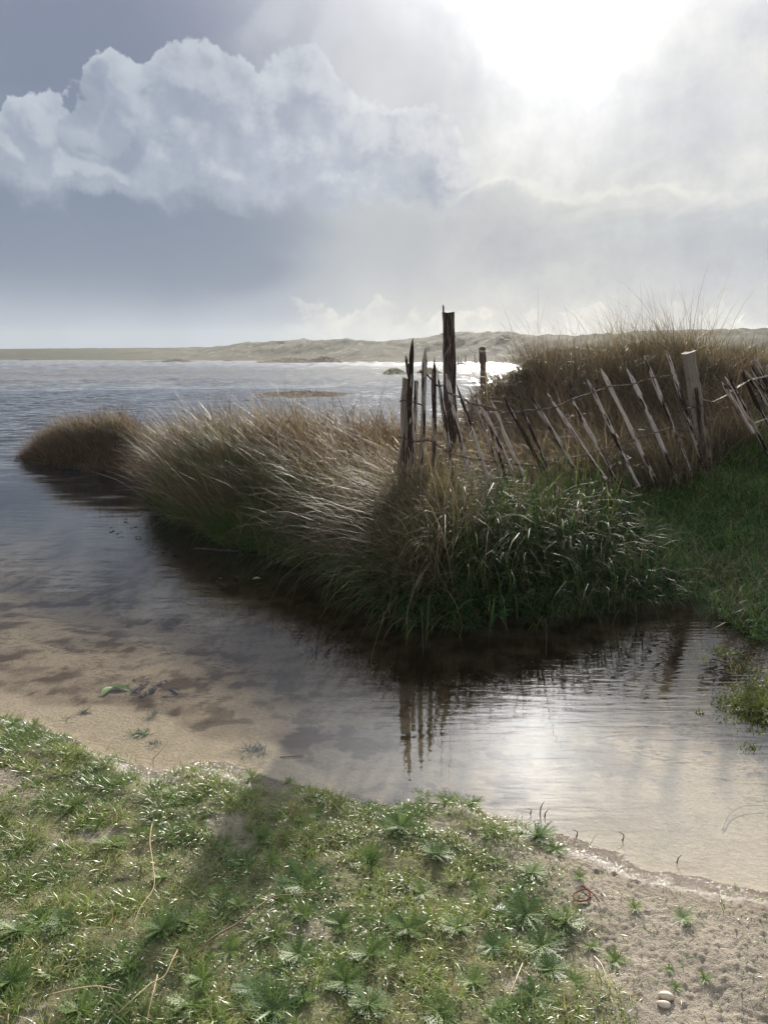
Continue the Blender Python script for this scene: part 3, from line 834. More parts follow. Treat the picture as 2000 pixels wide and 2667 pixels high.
tufts(a, c8b, 60, .14, .68, PI * 1.08, .8, .6, .0042, STRAW, None, basecol=(.07, .05, .03), droop=1.0)
o = a.build("drooping_grass", M_STRAW)
tag(o, 'long arching straw blades drooping over the dark bank below the fence', 'grass', kind='stuff')

# broad dark green ground cover on the same face
def leaves_np(P, n_az, tilt, L, W, col, fold=.25):
    N = len(P)
    d = np.stack([np.cos(n_az) * np.cos(tilt), np.sin(n_az) * np.cos(tilt), np.sin(tilt)], 1)
    s = np.stack([-np.sin(n_az), np.cos(n_az), np.zeros(N)], 1)
    up = np.cross(s, d) * -1
    prof = [(0, .12), (.3, .8), (.62, 1.0), (.88, .55), (1.0, .05)]
    vs = []
    for t, wv_ in prof:
        c = P + d * (L * t)[:, None] - up * (L * t * t * .25)[:, None]
        for sgn in (-1, 0, 1):
            vs.append(c + s * (W * wv_ * sgn * .5)[:, None] + up * (abs(sgn) * W * wv_ * fold)[:, None])
    Vv = np.stack(vs, 1).reshape(-1, 3); m = 15
    o_ = (np.arange(N) * m)[:, None]; F = []
    for k in range(4):
        for j in range(2):
            a_ = k * 3 + j
            F.append(np.concatenate([o_ + a_, o_ + a_ + 1, o_ + a_ + 4, o_ + a_ + 3], 1))
    return Vv, np.concatenate(F, 0), np.repeat(col, m, 0)

a = Acc()
P, sd_ = scatter(60000, .05, 2.0, 4.3, 6.2, lambda x, y, sd: ((sd > .02) & (y < fl_y(x) + .05)) * sst(-.25, .2, fbm(x, y, 2.6, 3, seed=71) + .15))
P = P[:20000]; N = len(P)
P[:, 2] += rng.random(N) * .13
a.add(leaves_np(P, rng.uniform(0, 2 * PI, N), rng.normal(.35, .4, N), rng.uniform(.018, .055, N), rng.uniform(.012, .032, N), pick(DGREEN, N, [3, 3, 3, 1])))
o = a.build("leafy_ground_cover", M_COVER)
tag(o, 'dark green small leaved ground cover on the shaded bank below the fence', 'ground cover', kind='stuff')

# short turf on the right-hand slope
a = Acc()
P, sd_ = scatter(600000, 1.15, 5.2, 3.7, 8.0, lambda x, y, sd: (sd > .0) * (1 - nearmask(x, y)) * sst(1.1, 1.7, x + .2 * fbm(x, y, 3, 2)) * (.35 + .65 * sst(-.3, .2, fbm(x, y, 2.5, 3, seed=73))) * (y < fl_y(x) + 1.2))
P = P[:85000]; N = len(P)
tip = pick(GREEN + DGREEN + [(.20, .17, .09)], N, [3, 3, 2, 2, 1, 1, 1, 1, 1]) * 1.65
a.add(blades(P, rng.uniform(.05, .13, N), rng.uniform(0, 2 * PI, N), rng.uniform(0, .7, N), rng.uniform(.5, 1.9, N), rng.uniform(.004, .008, N), 3, tip * .5, tip))
cc_ = centers(2200, 1.3, 5.0, 3.9, 7.6, lambda x, y, sd: (sd > .02) & (y < fl_y(x) + .9))[:330]
tufts(a, cc_, 45, .10, .13, PI * 1.1, .3, 1.2, .0055, GREEN + DGREEN[:2] + [(.24, .20, .10)], segs=3, basecol=(.04, .06, .02), droop=1.0, Lvar=.4)
# dry long strands on it
P, sd_ = scatter(3000, 1.3, 3.0, 3.9, 7.0, lambda x, y, sd: (sd > .05) * (.3 + .7 * (x > 1.9) * (y < 5.6)))
P = P[:620]; N = len(P)
tip = pick(STRAW, N)
a.add(blades(P, rng.uniform(.2, .45, N), rng.uniform(0, 2 * PI, N), rng.uniform(.1, .7, N), rng.uniform(1.3, 2.4, N), rng.uniform(.003, .0045, N), 7, tip * .7, tip))
o = a.build("slope_turf", M_LEAF)
tag(o, 'deep green short turf on the slope right of the fence', 'grass', kind='stuff')

# grass tump standing in the shallow water at the right edge
a = Acc()
def tump(cx, cy, n, rx, ry, h):
    P = np.stack([cx + rng.normal(0, rx, n), cy + rng.normal(0, ry, n), np.full(n, -.01)], 1)
    rr_ = np.hypot((P[:, 0] - cx) / rx, (P[:, 1] - cy) / ry)
    tip = pick([(.16, .19, .04), (.10, .14, .035), (.20, .20, .06), (.06, .10, .03)], n)
    L = h * (1.2 - .35 * rr_).clip(.3, 1.2) * rng.uniform(.6, 1.2, n)
    a.add(blades(P, L, rng.uniform(0, 2 * PI, n), rng.uniform(.0, .6, n), rng.uniform(.6, 1.8, n), rng.uniform(.003, .006, n), 3, tip * .6, tip))
q = at_z(1990, 1850); tump(q.x, q.y, 2600, .10, .09, .075)
q = at_z(2060, 1830); tump(q.x, q.y, 1800, .12, .12, .09)
for px_, py_, n_, r_ in [(1960, 1790, 260, .04), (1820, 1855, 60, .012), (1880, 1830, 60, .03), (1905, 1790, 40, .03), (1965, 1900, 130, .05), (1950, 1945, 90, .03), (1890, 1875, 40, .03),
                         (1860, 1690, 120, .06), (1900, 1700, 200, .07), (1950, 1740, 220, .07), (1840, 1720, 50, .03), (1990, 1770, 120, .06)]:
    q = at_z(px_, py_); tump(q.x, q.y, n_, r_, r_, .035)
o = a.build("water_grass", M_LEAF)
tag(o, 'yellow green grass growing out of the shallow water at the right edge', 'grass', kind='stuff')

# grass on the islets
a = Acc()
for (o_, (cx, cy, rx, ry, hh)), (cnt, L_, w_, pal_) in zip(isl[:3] + isl[7:9], [(2600, .20, .014, BROWN + STRAW[1:2]), (1100, .42, .035, STRAW[1:] + DGREEN), (1100, .42, .035, STRAW[1:] + DGREEN), (1500, .6, .09, BROWN), (900, .6, .09, BROWN)]):
    r_ = np.sqrt(rng.random(cnt)) * .98; t_ = rng.uniform(0, 2 * PI, cnt)
    P = np.stack([cx + np.cos(t_) * r_ * rx, cy + np.sin(t_) * r_ * ry, np.maximum(hh * (1 - r_ ** 2) - .05, -.05)], 1)
    tip = pick(pal_, cnt)
    a.add(blades(P, L_ * rng.uniform(.4, 1.2, cnt) * (1.1 - .6 * r_), rng.normal(WIND, .9, cnt), rng.uniform(0, .5, cnt), rng.uniform(.5, 1.4, cnt), np.full(cnt, w_), 2, tip * .5, tip))
o = a.build("islet_grass", M_HEATH)
tag(o, 'low brown and green grass covering the little islets in the lake', 'grass', kind='stuff')

# ------------------------------------------------------------------ foreground lawn
a = Acc()
P, sd_ = scatter(330000, -1.7, 1.7, 1.45, 3.35, lambda x, y, sd: (sd > .0) * (nearmask(x, y) > .5) * (lawn_mask(x, y, sd) ** 1.3 * .97 + .035))
P = P[:150000]; N = len(P)
q1 = fbm(P[:, 0], P[:, 1], 2.4, 3, seed=75)[:, None]
tipA = pick([(.25, .34, .08), (.31, .38, .11), (.17, .27, .055), (.42, .38, .20)], N, [3, 3, 2, 2])
tipB = pick([(.14, .24, .055), (.18, .28, .07), (.10, .18, .045)], N)
tip = tipA + (tipB - tipA) * sst(-.15, .3, q1)
dry = rng.random(N) < .10
tip[dry] = pick([(.36, .29, .17), (.28, .20, .11)], int(dry.sum()))
cl_ = .6 + .8 * sst(-.3, .4, fbm(P[:, 0], P[:, 1], 8, 2, seed=76))
a.add(blades(P, rng.uniform(.018, .052, N) * cl_, rng.uniform(0, 2 * PI, N), rng.uniform(.2, 1.1, N), rng.uniform(.9, 2.2, N), rng.uniform(.0018, .0040, N), 3, tip * .8, tip))
# small clover-like leaves among the grass
P2, _ = scatter(60000, -1.6, 1.6, 1.45, 3.3, lambda x, y, sd: (sd > .01) * lawn_mask(x, y, sd) * sst(-.2, .4, fbm(x, y, 4, 3, seed=77)))
P2 = P2[:9000]; N = len(P2); P2[:, 2] += .012
a.add(leaves_np(P2, rng.uniform(0, 2 * PI, N), rng.normal(.3, .4, N), rng.uniform(.006, .016, N), rng.uniform(.003, .007, N), pick(GREEN + [(.16, .20, .05)], N)))
o = a.build("lawn_grass", M_LAWN)
tag(o, 'cropped green turf with pale dry blades on the near shore', 'grass', kind='stuff')

# ------------------------------------------------------------------ plantain rosettes
def rosette_mesh(name, seed, nl=34, L=.075, col=(.06, .11, .05)):
    r = np.random.default_rng(seed)
    V_, F_, C_ = [], [], []
    base = 0
    for i in range(nl):
        az = r.uniform(0, 2 * PI); tl = r.uniform(.02, .42) if i > nl * .35 else r.uniform(.35, .95)
        ll = L * r.uniform(.6, 1.15); w = ll * r.uniform(.032, .05)
        curl = r.uniform(-.35, .2) * (1 if tl < .4 else -1); segs = 6
        cc = np.array(col) * r.uniform(.7, 1.35) * np.array([1, 1, r.uniform(.8, 1.3)])
        p = np.zeros(3); th = PI / 2 - tl
        s = np.array([-math.sin(az), math.cos(az), 0])
        pts = []
        for k in range(segs + 1):
            t = k / segs
            ang_ = th + curl * t * 1.1
            dd = np.array([math.cos(az) * math.sin(ang_), math.sin(az) * math.sin(ang_), math.cos(ang_)])
            if k: p = p + dd * ll / segs
            pts.append((p.copy(), dd))
        for k, (q, dd) in enumerate(pts):
            t = k / segs
            wd = w * (.5 + .9 * math.sin(PI * min(t * .85 + .1, 1))) * (1 - .75 * t ** 4)
            V_ += [q - s * wd * .5, q + s * wd * .5]; C_ += [cc, cc]
        for k in range(segs):
            F_.append((base + 2 * k, base + 2 * k + 1, base + 2 * k + 3, base + 2 * k + 2))
        base += 2 * (segs + 1)
        # side teeth
        for k in range(1, segs):
            q, dd = pts[k]
            for sg in (-1, 1):
                tl_ = ll * r.uniform(.10, .24)
                e = s * sg * .75 + dd * .75; e = e / np.linalg.norm(e)
                b0 = q + s * sg * w * .3; b1 = b0 + dd * ll * .05
                tipp = b0 + e * tl_
                V_ += [b0, b1, tipp + dd * .0008, tipp]; C_ += [cc] * 4
                F_.append((base, base + 1, base + 2, base + 3)); base += 4
    return mesh_np(name, np.array(V_), np.array(F_), M_LEAF, np.clip(np.array(C_), .01, .5))

ros_protos = [rosette_mesh("plantain_rosette", 100 + i, nl, L, c) for i, (nl, L, c) in enumerate([
    (70, .080, (.13, .20, .06)), (56, .070, (.16, .23, .065)), (80, .088, (.12, .19, .065)), (46, .055, (.18, .25, .07)), (50, .070, (.26, .32, .17))])]
ros = [(193, 2103, 3, 1.0), (289, 2200, 1, 1), (163, 2410, 2, 1), (100, 2400, 0, .9), (422, 2423, 0, 1), (494, 2410, 1, .9), (790, 2308, 2, 1.15), (790, 2386, 1, .9), (886, 2410, 0, 1),
       (657, 2579, 2, 1), (705, 2248, 3, 1.1), (964, 2248, 0, 1.1), (790, 2145, 1, .9), (687, 2187, 0, .8), (657, 2030, 3, 1.1), (753, 2037, 3, .9), (133, 2543, 3, .9), (777, 2489, 0, .9),
       (48, 2428, 0, 1), (530, 2555, 1, 1), (211, 2633, 1, 1.1), (500, 2621, 0, .9), (711, 2633, 2, .9), (964, 2489, 0, 1.1), (36, 1886, 3, 1.2), (90, 1890, 3, 1.0),
       (1102, 2077, 3, 1.2), (1163, 2089, 3, 1.1), (1229, 2095, 3, 1.1), (1042, 2155, 0, 1), (1133, 2227, 2, .9), (1398, 2179, 2, 1.1), (1446, 2215, 1, 1), (1386, 2275, 1, .9),
       (1241, 2330, 1, .9), (1368, 2384, 2, 1.15), (1470, 2408, 0, 1.2), (1283, 2468, 2, 1), (1410, 2468, 0, 1), (1434, 2529, 2, 1), (1494, 2559, 1, .8), (1392, 2601, 2, 1),
       (1145, 2643, 0, 1), (1778, 2396, 4, .85), (1651, 2366, 3, .8), (1512, 2287, 3, .7), (1603, 2505, 3, .8), (1832, 2553, 3, .7), (1741, 2529, 3, .5), (1760, 2577, 3, .5), (1036, 2505, 1, 1),
       (1060, 2420, 0, 1), (1190, 2420, 1, 1), (900, 2560, 0, 1), (1100, 2330, 3, 1), (990, 2330, 1, .8), (600, 2480, 3, .9), (330, 2520, 3, .8), (420, 2290, 3, .7), (1540, 2470, 3, .8), (880, 2200, 3, .8), (1280, 2250, 3, .9),
       (1330, 2330, 1, .8), (30, 2560, 0, 1), (1230, 2560, 1, .9), (960, 2620, 2, 1), (1300, 2630, 1, .9), (620, 2360, 3, .8), (530, 2130, 3, .7), (330, 2090, 3, .6)]
_r = random.Random(11)
for _ in range(400):
    if len(ros) >= 95: break
    x_, y_ = _r.uniform(-20, 1480), _r.uniform(2060, 2667)
    q_ = at_z(x_, y_, .06); sd_q = float(sdist(np.array([q_.x]), np.array([q_.y]))[0])
    if sd_q < .06 or float(lawn_mask(np.array([q_.x]), np.array([q_.y]), np.array([sd_q]))[0]) < .4: continue
    if min(math.hypot(x_ - r_[0], (y_ - r_[1]) * 1.4) for r_ in ros) < 38 + 30 * (x_ < 450): continue
    ros.append((x_, y_, _r.choice([0, 1, 3, 3]), _r.uniform(.4, .85)))
special = {(1778, 2396): ('pale silvery plantain rosette standing alone on the bare sand at right', None),
           (790, 2308): ('wide plantain rosette above the bent straw stem in the middle of the turf', None),
           (1398, 2179): ('broad plantain rosette close to the waterline right of centre', None),
           (36, 1886): ('plantain rosette nearest the left edge of the shoreline', None),
           (193, 2103): ('plantain rosette beside a bare sandy patch at upper left of the turf', None)}
cells = {}
for r_ in ros:
    if r_[0] > 1600 or r_[1] < 2110 or (r_[0], r_[1]) in special: continue
    cx_ = min(int((r_[0] + 20) / 270), 5); cy_ = min(int((r_[1] - 2110) / 140), 3)
    cells.setdefault((cx_, cy_), []).append(r_)
named = {}
ORD = ['first', 'second', 'third', 'fourth', 'fifth', 'sixth', 'seventh', 'eighth', 'ninth', 'tenth', 'eleventh', 'twelfth']
for i_, q_ in enumerate(sorted([q for q in ros if q[1] < 2110 and q[0] <= 1600 and (q[0], q[1]) not in special])[:12]):
    named[(q_[0], q_[1])] = '%s plantain rosette from the left along the waterline, past the edge one' % ORD[i_]
for i_, q_ in enumerate(sorted([q for q in ros if q[0] > 1600 and (q[0], q[1]) not in special])[:12]):
    named[(q_[0], q_[1])] = '%s small green seedling from the left on the bare sand' % ORD[i_]
CN = ['at the far left', 'left of centre-left', 'at centre-left', 'in the centre', 'at centre-right', 'next to the bare sand']
RN = ['just behind the shoreline', 'in the upper middle of the turf', 'in the lower middle of the turf', 'along the bottom edge']
for (cx_, cy_), l_ in cells.items():
    l_.sort(key=lambda q_: -q_[3] * [1, .9, 1.1, .7, .9][q_[2]])
    for w_, q_ in zip(('largest', 'second largest', 'third largest', 'fourth largest'), l_):
        named[(q_[0], q_[1])] = '%s plantain rosette %s, %s' % (w_, RN[cy_], CN[cx_])
def place_on(px, py):
    z = .06
    for _ in range(4):
        p = at_z(px, py, z); z = float(height(np.array([p.x]), np.array([p.y]))[0])
    return Vector((p.x, p.y, z))
used = set()
rs_ = random.Random(5)
for (px_, py_, k, s) in ros:
    pr = ros_protos[k]
    if k in used:
        o = pr.copy(); COL.objects.link(o)
    else:
        o = pr; used.add(k)
    p = place_on(px_, py_)
    o.location = (p.x, p.y, p.z + .004); o.rotation_euler = (rs_.uniform(-.25, .25), rs_.uniform(-.25, .25), rs_.uniform(0, 6.28))
    sc = s * .76 * rs_.uniform(.75, 1.2); o.scale = (sc * rs_.uniform(.75, 1.2), sc, sc * rs_.uniform(.5, .9))
    lab = special.get((px_, py_))
    if lab: tag(o, lab[0], 'plantain')
    elif (px_, py_) in named: tag(o, named[(px_, py_)], 'plantain')
    elif px_ > 1600: tag(o, 'small green plantain seedling in the bare sand', 'plantain', 'plantain seedlings in the bare sand')
    elif py_ < 2110: tag(o, 'dark plantain rosette on the edge of the waterline', 'plantain', 'plantain rosettes along the waterline')
    else: tag(o, 'glossy green plantain rosette growing in the near turf', 'plantain', 'plantain rosettes in the near turf')

# ------------------------------------------------------------------ dock-like broad plants on the bank
def broad_mesh(seed, nl, L, col):
    r = np.random.default_rng(seed)
    P = np.zeros((nl, 3)); P[:, 2] = r.uniform(0, L * .8, nl)
    return leaves_np(P, r.uniform(0, 2 * PI, nl), r.uniform(-.1, 1.0, nl), L * r.uniform(.6, 1.1, nl), L * r.uniform(.22, .36, nl), np.array([col]) * r.uniform(.7, 1.4, (nl, 1)))
bp = []
for i, (nl, L, c) in enumerate([(16, .14, (.035, .075, .035)), (12, .11, (.045, .09, .035)), (20, .10, (.03, .065, .035))]):
    v, f, c_ = broad_mesh(200 + i, nl, L, c)
    bp.append(mesh_np("broadleaf_plant", v, f, M_COVER, np.clip(c_, .01, .5), smooth=True))
bl_named = {}
bl_ = [(1140, 1330, 0, 1.2), (1110, 1400, 1, 1), (1165, 1400, 0, 1), (1090, 1440, 1, 1), (1150, 1480, 2, 1), (1230, 1460, 2, 1), (1300, 1400, 0, 1), (1390, 1330, 0, 1.2), (1440, 1300, 1, 1.1),
       (1350, 1430, 2, 1), (1470, 1370, 0, 1.1), (1410, 1410, 1, 1), (1540, 1360, 1, 1), (1260, 1540, 2, 1), (1330, 1520, 2, 1.1), (1200, 1570, 1, .9), (1400, 1490, 0, .9), (1480, 1440, 2, 1), (1300, 1590, 1, .8),
       (1020, 1560, 1, .8), (1060, 1550, 2, .8), (1600, 1400, 1, .9), (700, 1325, 1, .9), (860, 1350, 1, 1), (900, 1400, 1, .9), (1230, 1610, 2, .8)]
for q_ in bl_:
    row = 0 if q_[1] < 1365 else 1 if q_[1] < 1450 else 2 if q_[1] < 1535 else 3
    colm = 0 if q_[0] < 1180 else 1 if q_[0] < 1290 else 2 if q_[0] < 1420 else 3
    bl_named.setdefault((row, colm), []).append(q_)
_rows = ['high against the pales', 'halfway up the dark bank', 'low on the dark bank', 'at the bank foot by the water']
_cols = ['below the left fence end', 'below the tall round post', 'below the middle of the fence', 'towards the green slope']
bl_lab = {}
for (row, colm), l_ in bl_named.items():
    l_.sort(key=lambda q_: -q_[3])
    for w_, q_ in zip(('larger', 'smaller', 'smallest'), l_):
        bl_lab[(q_[0], q_[1])] = ('%s broadleaf plant %s, %s' % (w_, _rows[row], _cols[colm])) if len(l_) > 1 else 'broadleaf plant %s, %s' % (_rows[row], _cols[colm])
used = set()
def on_bank(px, py):
    # march along the ray until it meets the land
    x, y, z = ray(px, py)
    ts = np.linspace(3.5, 14, 800)
    X, Y, Z = x * ts / y, ts, CAM_H + z * ts / y
    h = height(X, Y); k = np.argmax(Z < np.maximum(h, 0) + .02)
    return Vector((X[k], Y[k], max(h[k], 0)))
for (px_, py_, k, s) in bl_:
    if k in used: o = bp[k].copy(); COL.objects.link(o)
    else: o = bp[k]; used.add(k)
    p = on_bank(px_, py_ + 25)
    o.location = p; o.rotation_euler = (rs_.uniform(0, .4), rs_.uniform(-.2, .2), rs_.uniform(0, 6.28)); sc = s * rs_.uniform(.9, 1.1); o.scale = (sc,) * 3
    if (px_, py_) == (1140, 1330): tag(o, 'tall dark leafy plant rising at the foot of the left fence pales', 'plant')
    elif px_ < 950: tag(o, 'bright green broadleaf plant among the marram at the spit edge', 'plant', 'broadleaf plants in the marram')
    else: tag(o, bl_lab[(px_, py_)], 'plant', 'broadleaf plants on the shaded bank')

# ------------------------------------------------------------------ fence
def stick(name, foot, top, w, t, mat, parent, seed, point=.09, levels=18, flat_top=False, sides=8, warp=.012, label=None, ragged=0.0):
    """split stake from foot to top; its long axis is local Z"""
    r = np.random.default_rng(seed)
    foot = Vector(foot); top = Vector(top)
    ax = top - foot; Ln = ax.length
    q = ax.to_track_quat('Z', 'Y')
    th = np.linspace(0, 2 * PI, sides, endpoint=False) + r.uniform(0, .5)
    shape = 1 + r.uniform(-.22, .18, sides)
    ph = r.uniform(0, 6.28, 4)
    V_ = []
    zs = np.linspace(0, 1, levels)
    if not flat_top: zs = np.concatenate([zs[:-3], [1 - point / Ln, 1 - point * .55 / Ln, 1 - point * .2 / Ln, 1.0]])
    for z in zs:
        bx = warp * (math.sin(z * 5 + ph[0]) + .5 * math.sin(z * 11 + ph[1])) * Ln * .5
        by = warp * (math.sin(z * 4 + ph[2])) * Ln * .5
        k = 1.0 + .10 * math.sin(z * 17 + ph[3]) + r.uniform(-.06, .06)
        rem = (1 - z) * Ln
        tx = 0
        if not flat_top and rem < point:
            k *= (rem / point) ** .75 * .92 + .08; tx = (1 - rem / point) * w * r.uniform(-.1, .3)
        for j in range(sides):
            rr_ = shape[j] * k * (1 + r.uniform(-.05, .05))
            zz = z * Ln
            if flat_top and z == 1.0: zz += r.uniform(-ragged, ragged)
            V_.append((bx + tx + math.cos(th[j]) * w * .5 * rr_, by + math.sin(th[j]) * t * .5 * rr_, zz))
    nl = len(zs)
    V_.append((np.mean([v[0] for v in V_[-sides:]]), np.mean([v[1] for v in V_[-sides:]]), Ln + (0 if flat_top else .002)))
    me = bpy.data.meshes.new(name)
    F = []
    for k in range(nl - 1):
        for j in range(sides):
            F.append((k * sides + j, k * sides + (j + 1) % sides, (k + 1) * sides + (j + 1) % sides, (k + 1) * sides + j))
    tpi = len(V_) - 1
    for j in range(sides): F.append(((nl - 1) * sides + j, (nl - 1) * sides + (j + 1) % sides, tpi))
    F.append(tuple(range(sides))[::-1])
    me.from_pydata([tuple(map(float, v)) for v in V_], [], F); me.update()
    me.materials.append(mat)
    o = bpy.data.objects.new(name, me); COL.objects.link(o)
    o.rotation_mode = 'QUATERNION'; o.rotation_quaternion = q
    if parent:
        o.parent = parent; o.location = foot - parent.location
    else: o.location = foot
    if label: o['label'] = label
    return o

def wire(name, pts, r, mat, parent, barb=0.0, strands=1, seed=0):
    rr_ = random.Random(seed)
    cu = bpy.data.curves.new(name, 'CURVE'); cu.dimensions = '3D'; cu.bevel_depth = r; cu.bevel_resolution = 1; cu.resolution_u = 4
    off = parent.location if parent else Vector((0, 0, 0))
    pts = [Vector(p) - off for p in pts]
    for s_ in range(strands):
        dense = []
        for i in range(len(pts) - 1):
            m_ = max(2, int((pts[i + 1] - pts[i]).length / .02))
            for k in range(m_):
                t = k / m_; p = pts[i].lerp(pts[i + 1], t)
                ph = (i * m_ + k) * 1.1 + s_ * PI
                dense.append(p + Vector((0, math.cos(ph), math.sin(ph))) * r * 1.5 * (strands > 1) + Vector((rr_.uniform(-1, 1), rr_.uniform(-1, 1), rr_.uniform(-1, 1))) * r * .4)
        dense.append(pts[-1])
        spl = cu.splines.new('POLY'); spl.points.add(len(dense) - 1)
        for q_, p in zip(spl.points, dense): q_.co = (*p, 1)
    if barb:
        for i in range(len(pts) - 1):
            d_ = pts[i + 1] - pts[i]; m_ = int(d_.length / barb)
            for k in range(m_):
                p = pts[i].lerp(pts[i + 1], (k + .5) / max(m_, 1))
                for _ in range(2):
                    e = Vector((rr_.uniform(-1, 1), rr_.uniform(-1, 1), rr_.uniform(-1, 1))).normalized() * .014
                    spl = cu.splines.new('POLY'); spl.points.add(1); spl.points[0].co = (*(p - e), 1); spl.points[1].co = (*(p + e), 1)
    tmp = bpy.data.objects.new(name, cu); COL.objects.link(tmp)
    dg = bpy.context.evaluated_depsgraph_get()
    me = bpy.data.meshes.new_from_object(tmp.evaluated_get(dg)); me.name = name
    bpy.data.objects.remove(tmp)
    me.materials.clear(); me.materials.append(mat)
    o = bpy.data.objects.new(name, me); COL.objects.link(o); o.parent = parent
    return o

def fd(px): return 5.65 + (px - 1075) / (1800 - 1075) * 1.25
def fence_pt(px, py, off=0.0): return at_d(px, py, fd(px) + off)

fence = empty("picket_fence", at_d(1400, 1250, 6.2), 'long sagging paling fence on the bank, from the forked pale to the thick grey post', 'fence')
pales = [  # tip px,py  lower px,py  width px, dark?
    (1105.7, 905, 1094, 1285, 12.5, 1), (1127, 932, 1134, 1285, 13, 1), (1141, 963, 1181, 1297, 12, 0), (1162, 967, 1229, 1272, 15, 0), (1190, 999, 1264, 1236, 13, 0),
    (1221, 1009, 1275, 1160, 12, 1), (1237, 1026, 1302, 1160, 11, 0), (1254, 1036, 1300, 1190, 10, 0), (1277, 1040, 1331, 1167, 11, 0), (1309, 1033, 1383, 1167, 12, 0), (1352, 1049, 1400, 1160, 11, 0),
    (1381, 1029, 1452, 1149, 14, 0), (1424, 1022, 1530, 1180, 13, 0), (1471, 1004, 1584, 1217, 13, 0), (1521, 979, 1627, 1194, 14, 0), (1562, 959, 1695, 1230, 15, 0),
    (1630, 954, 1768, 1275, 15, 0), (1677, 923, 1803, 1257, 13, 0), (1727, 905, 1838, 1232, 12, 0)]
for i, (tx, ty, bx, by, w, dk_) in enumerate(pales):
    d0 = fd((tx + bx) / 2)
    tp = at_d(tx, ty, d0 - .03); ft = at_d(bx, by, d0 + .03)
    ft = ft + (ft - tp).normalized() * .28
    wm = w / FPX * d0 * 1.05
    stick("pale", ft, tp, wm, wm * .7, M_PALE_DARK if dk_ else M_PALE, fence, 300 + i, point=.10 + .04 * (i % 3))
# the cluster at the left end
stick("post", at_d(1040, 1400, 5.70), at_d(1062, 986, 5.70), .105, .075, M_POST, fence, 340, flat_top=True, ragged=.012, warp=.006, label='split grey half-round post at the left end')
stick("pale", at_d(1072, 1350, 5.76), at_d(1083, 992, 5.78), .040, .03, M_PALE, fence, 341, flat_top=True, ragged=.01)
fork = stick("pale", at_d(1062, 1330, 5.62), at_d(1073, 880, 5.60), .045, .040, M_PALE_DARK, fence, 342, point=.12, label='tallest pale with a forked side branch')
br = stick("branch_stub", at_d(1067, 990, 5.60), at_d(1056, 926, 5.58), .030, .026, M_PALE_DARK, None, 343, point=.03, levels=8)
br.parent = fork; br.matrix_parent_inverse = (Matrix.Translation(fence.location) @ Matrix.LocRotScale(fork.location, fork.rotation_quaternion, None)).inverted()
# right end post and its companions
stick("post", at_d(1850, 1275, 6.95), at_d(1791, 918, 6.93), .160, .12, M_POST, fence, 350, flat_top=True, ragged=.008, warp=.004, label='thick square cut grey post at the right end', levels=22, sides=10)
stick("pale", at_d(1852, 1265, 6.90), at_d(1822, 972, 6.90), .032, .03, M_PALE_DARK, fence, 351, flat_top=True, ragged=.01)
stick("pale", at_d(1843, 1245, 6.86), at_d(1812, 1010, 6.86), .035, .03, M_POST_DARK, fence, 352, flat_top=True, ragged=.01)
up = [(1047, 1044), (1062, 1047), (1078, 1046), (1094, 969), (1107, 969), (1121, 986), (1134, 1000), (1141, 1006), (1155, 1003), (1166, 1023), (1185, 1031), (1206, 1038), (1222, 1050), (1240, 1055), (1262, 1057),
      (1309, 1074), (1350, 1072), (1399, 1067), (1444, 1063), (1494, 1038), (1544, 1022), (1589, 1006), (1643, 1002), (1697, 984), (1752, 977)]
wire("wire", [fence_pt(x, y, -.035) for x, y in up[3:]], .0036, M_WIRE, fence, strands=2, seed=1)
wire("wire", [fence_pt(x, y, -.06) for x, y in [(1040, 1046), (1050, 1042), (1070, 1047), (1085, 1050), (1100, 1056)]], .0028, M_WIRE, fence, strands=2, seed=2)
lo = [(1036, 1138), (1050, 1140), (1075, 1150), (1095, 1150), (1112, 1146), (1130, 1153), (1165, 1178), (1213, 1192), (1250, 1197), (1300, 1205), (1400, 1215), (1500, 1190), (1603, 1162), (1657, 1144), (1693, 1131), (1743, 1115), (1795, 1125)]
wire("wire", [fence_pt(x, y, -.04) for x, y in lo], .0034, M_WIRE, fence, strands=2, seed=3)
wire("wire", [at_d(x, y, 6.80) for x, y in [(1774, 1067), (1790, 1064), (1810, 1060), (1829, 1056)]], .0035, M_WIRE, fence, strands=2, seed=4)
wire("wire", [at_d(x, y, 6.84) for x, y in [(1829, 1040), (1842, 1043), (1856, 1046), (1870, 1040), (1882, 1034), (1892, 1029), (1901, 1018), (1921, 1006), (1953, 988), (2000, 978)]], .0022, M_WIRE_B, fence, barb=.05, strands=2, seed=5)

# second length of fence at the right edge
f2 = empty("picket_fence", at_d(1960, 1150, 6.8), 'short steeply tilted length of old dark paling fence at the right edge', 'fence')
for i, (tx, ty, bx, by, w, dk_) in enumerate([(1877, 993, 1912, 1050, 10, 0), (1890, 966, 1962, 1108, 12, 1), (1884, 980, 2002, 1184, 13, 0), (1928, 962, 1985, 1075, 12, 1), (1939, 962, 2020, 1100, 14, 1),
                                            (1953, 948, 2016, 1085, 12, 1), (1963, 931, 2030, 1070, 13, 1), (1990, 943, 2050, 1080, 13, 1), (2012, 925, 2080, 1080, 13, 1), (2035, 915, 2110, 1090, 13, 1)]):
    d0 = 6.6 + i * .05
    tp = at_d(tx, ty, d0); ft = at_d(bx, by, d0 + .05); ft = ft + (ft - tp).normalized() * .35
    wm = w / FPX * d0
    stick("pale", ft, tp, wm, wm * .7, M_PALE_DARK if dk_ else M_PALE, f2, 400 + i, point=.07)
wire("wire", [at_d(x, y, 6.66) for x, y in [(1905, 1020), (1921, 1009), (1953, 988), (1980, 984), (2010, 975), (2050, 960)]], .0022, M_WIRE_B, f2, barb=.06, strands=2, seed=6)
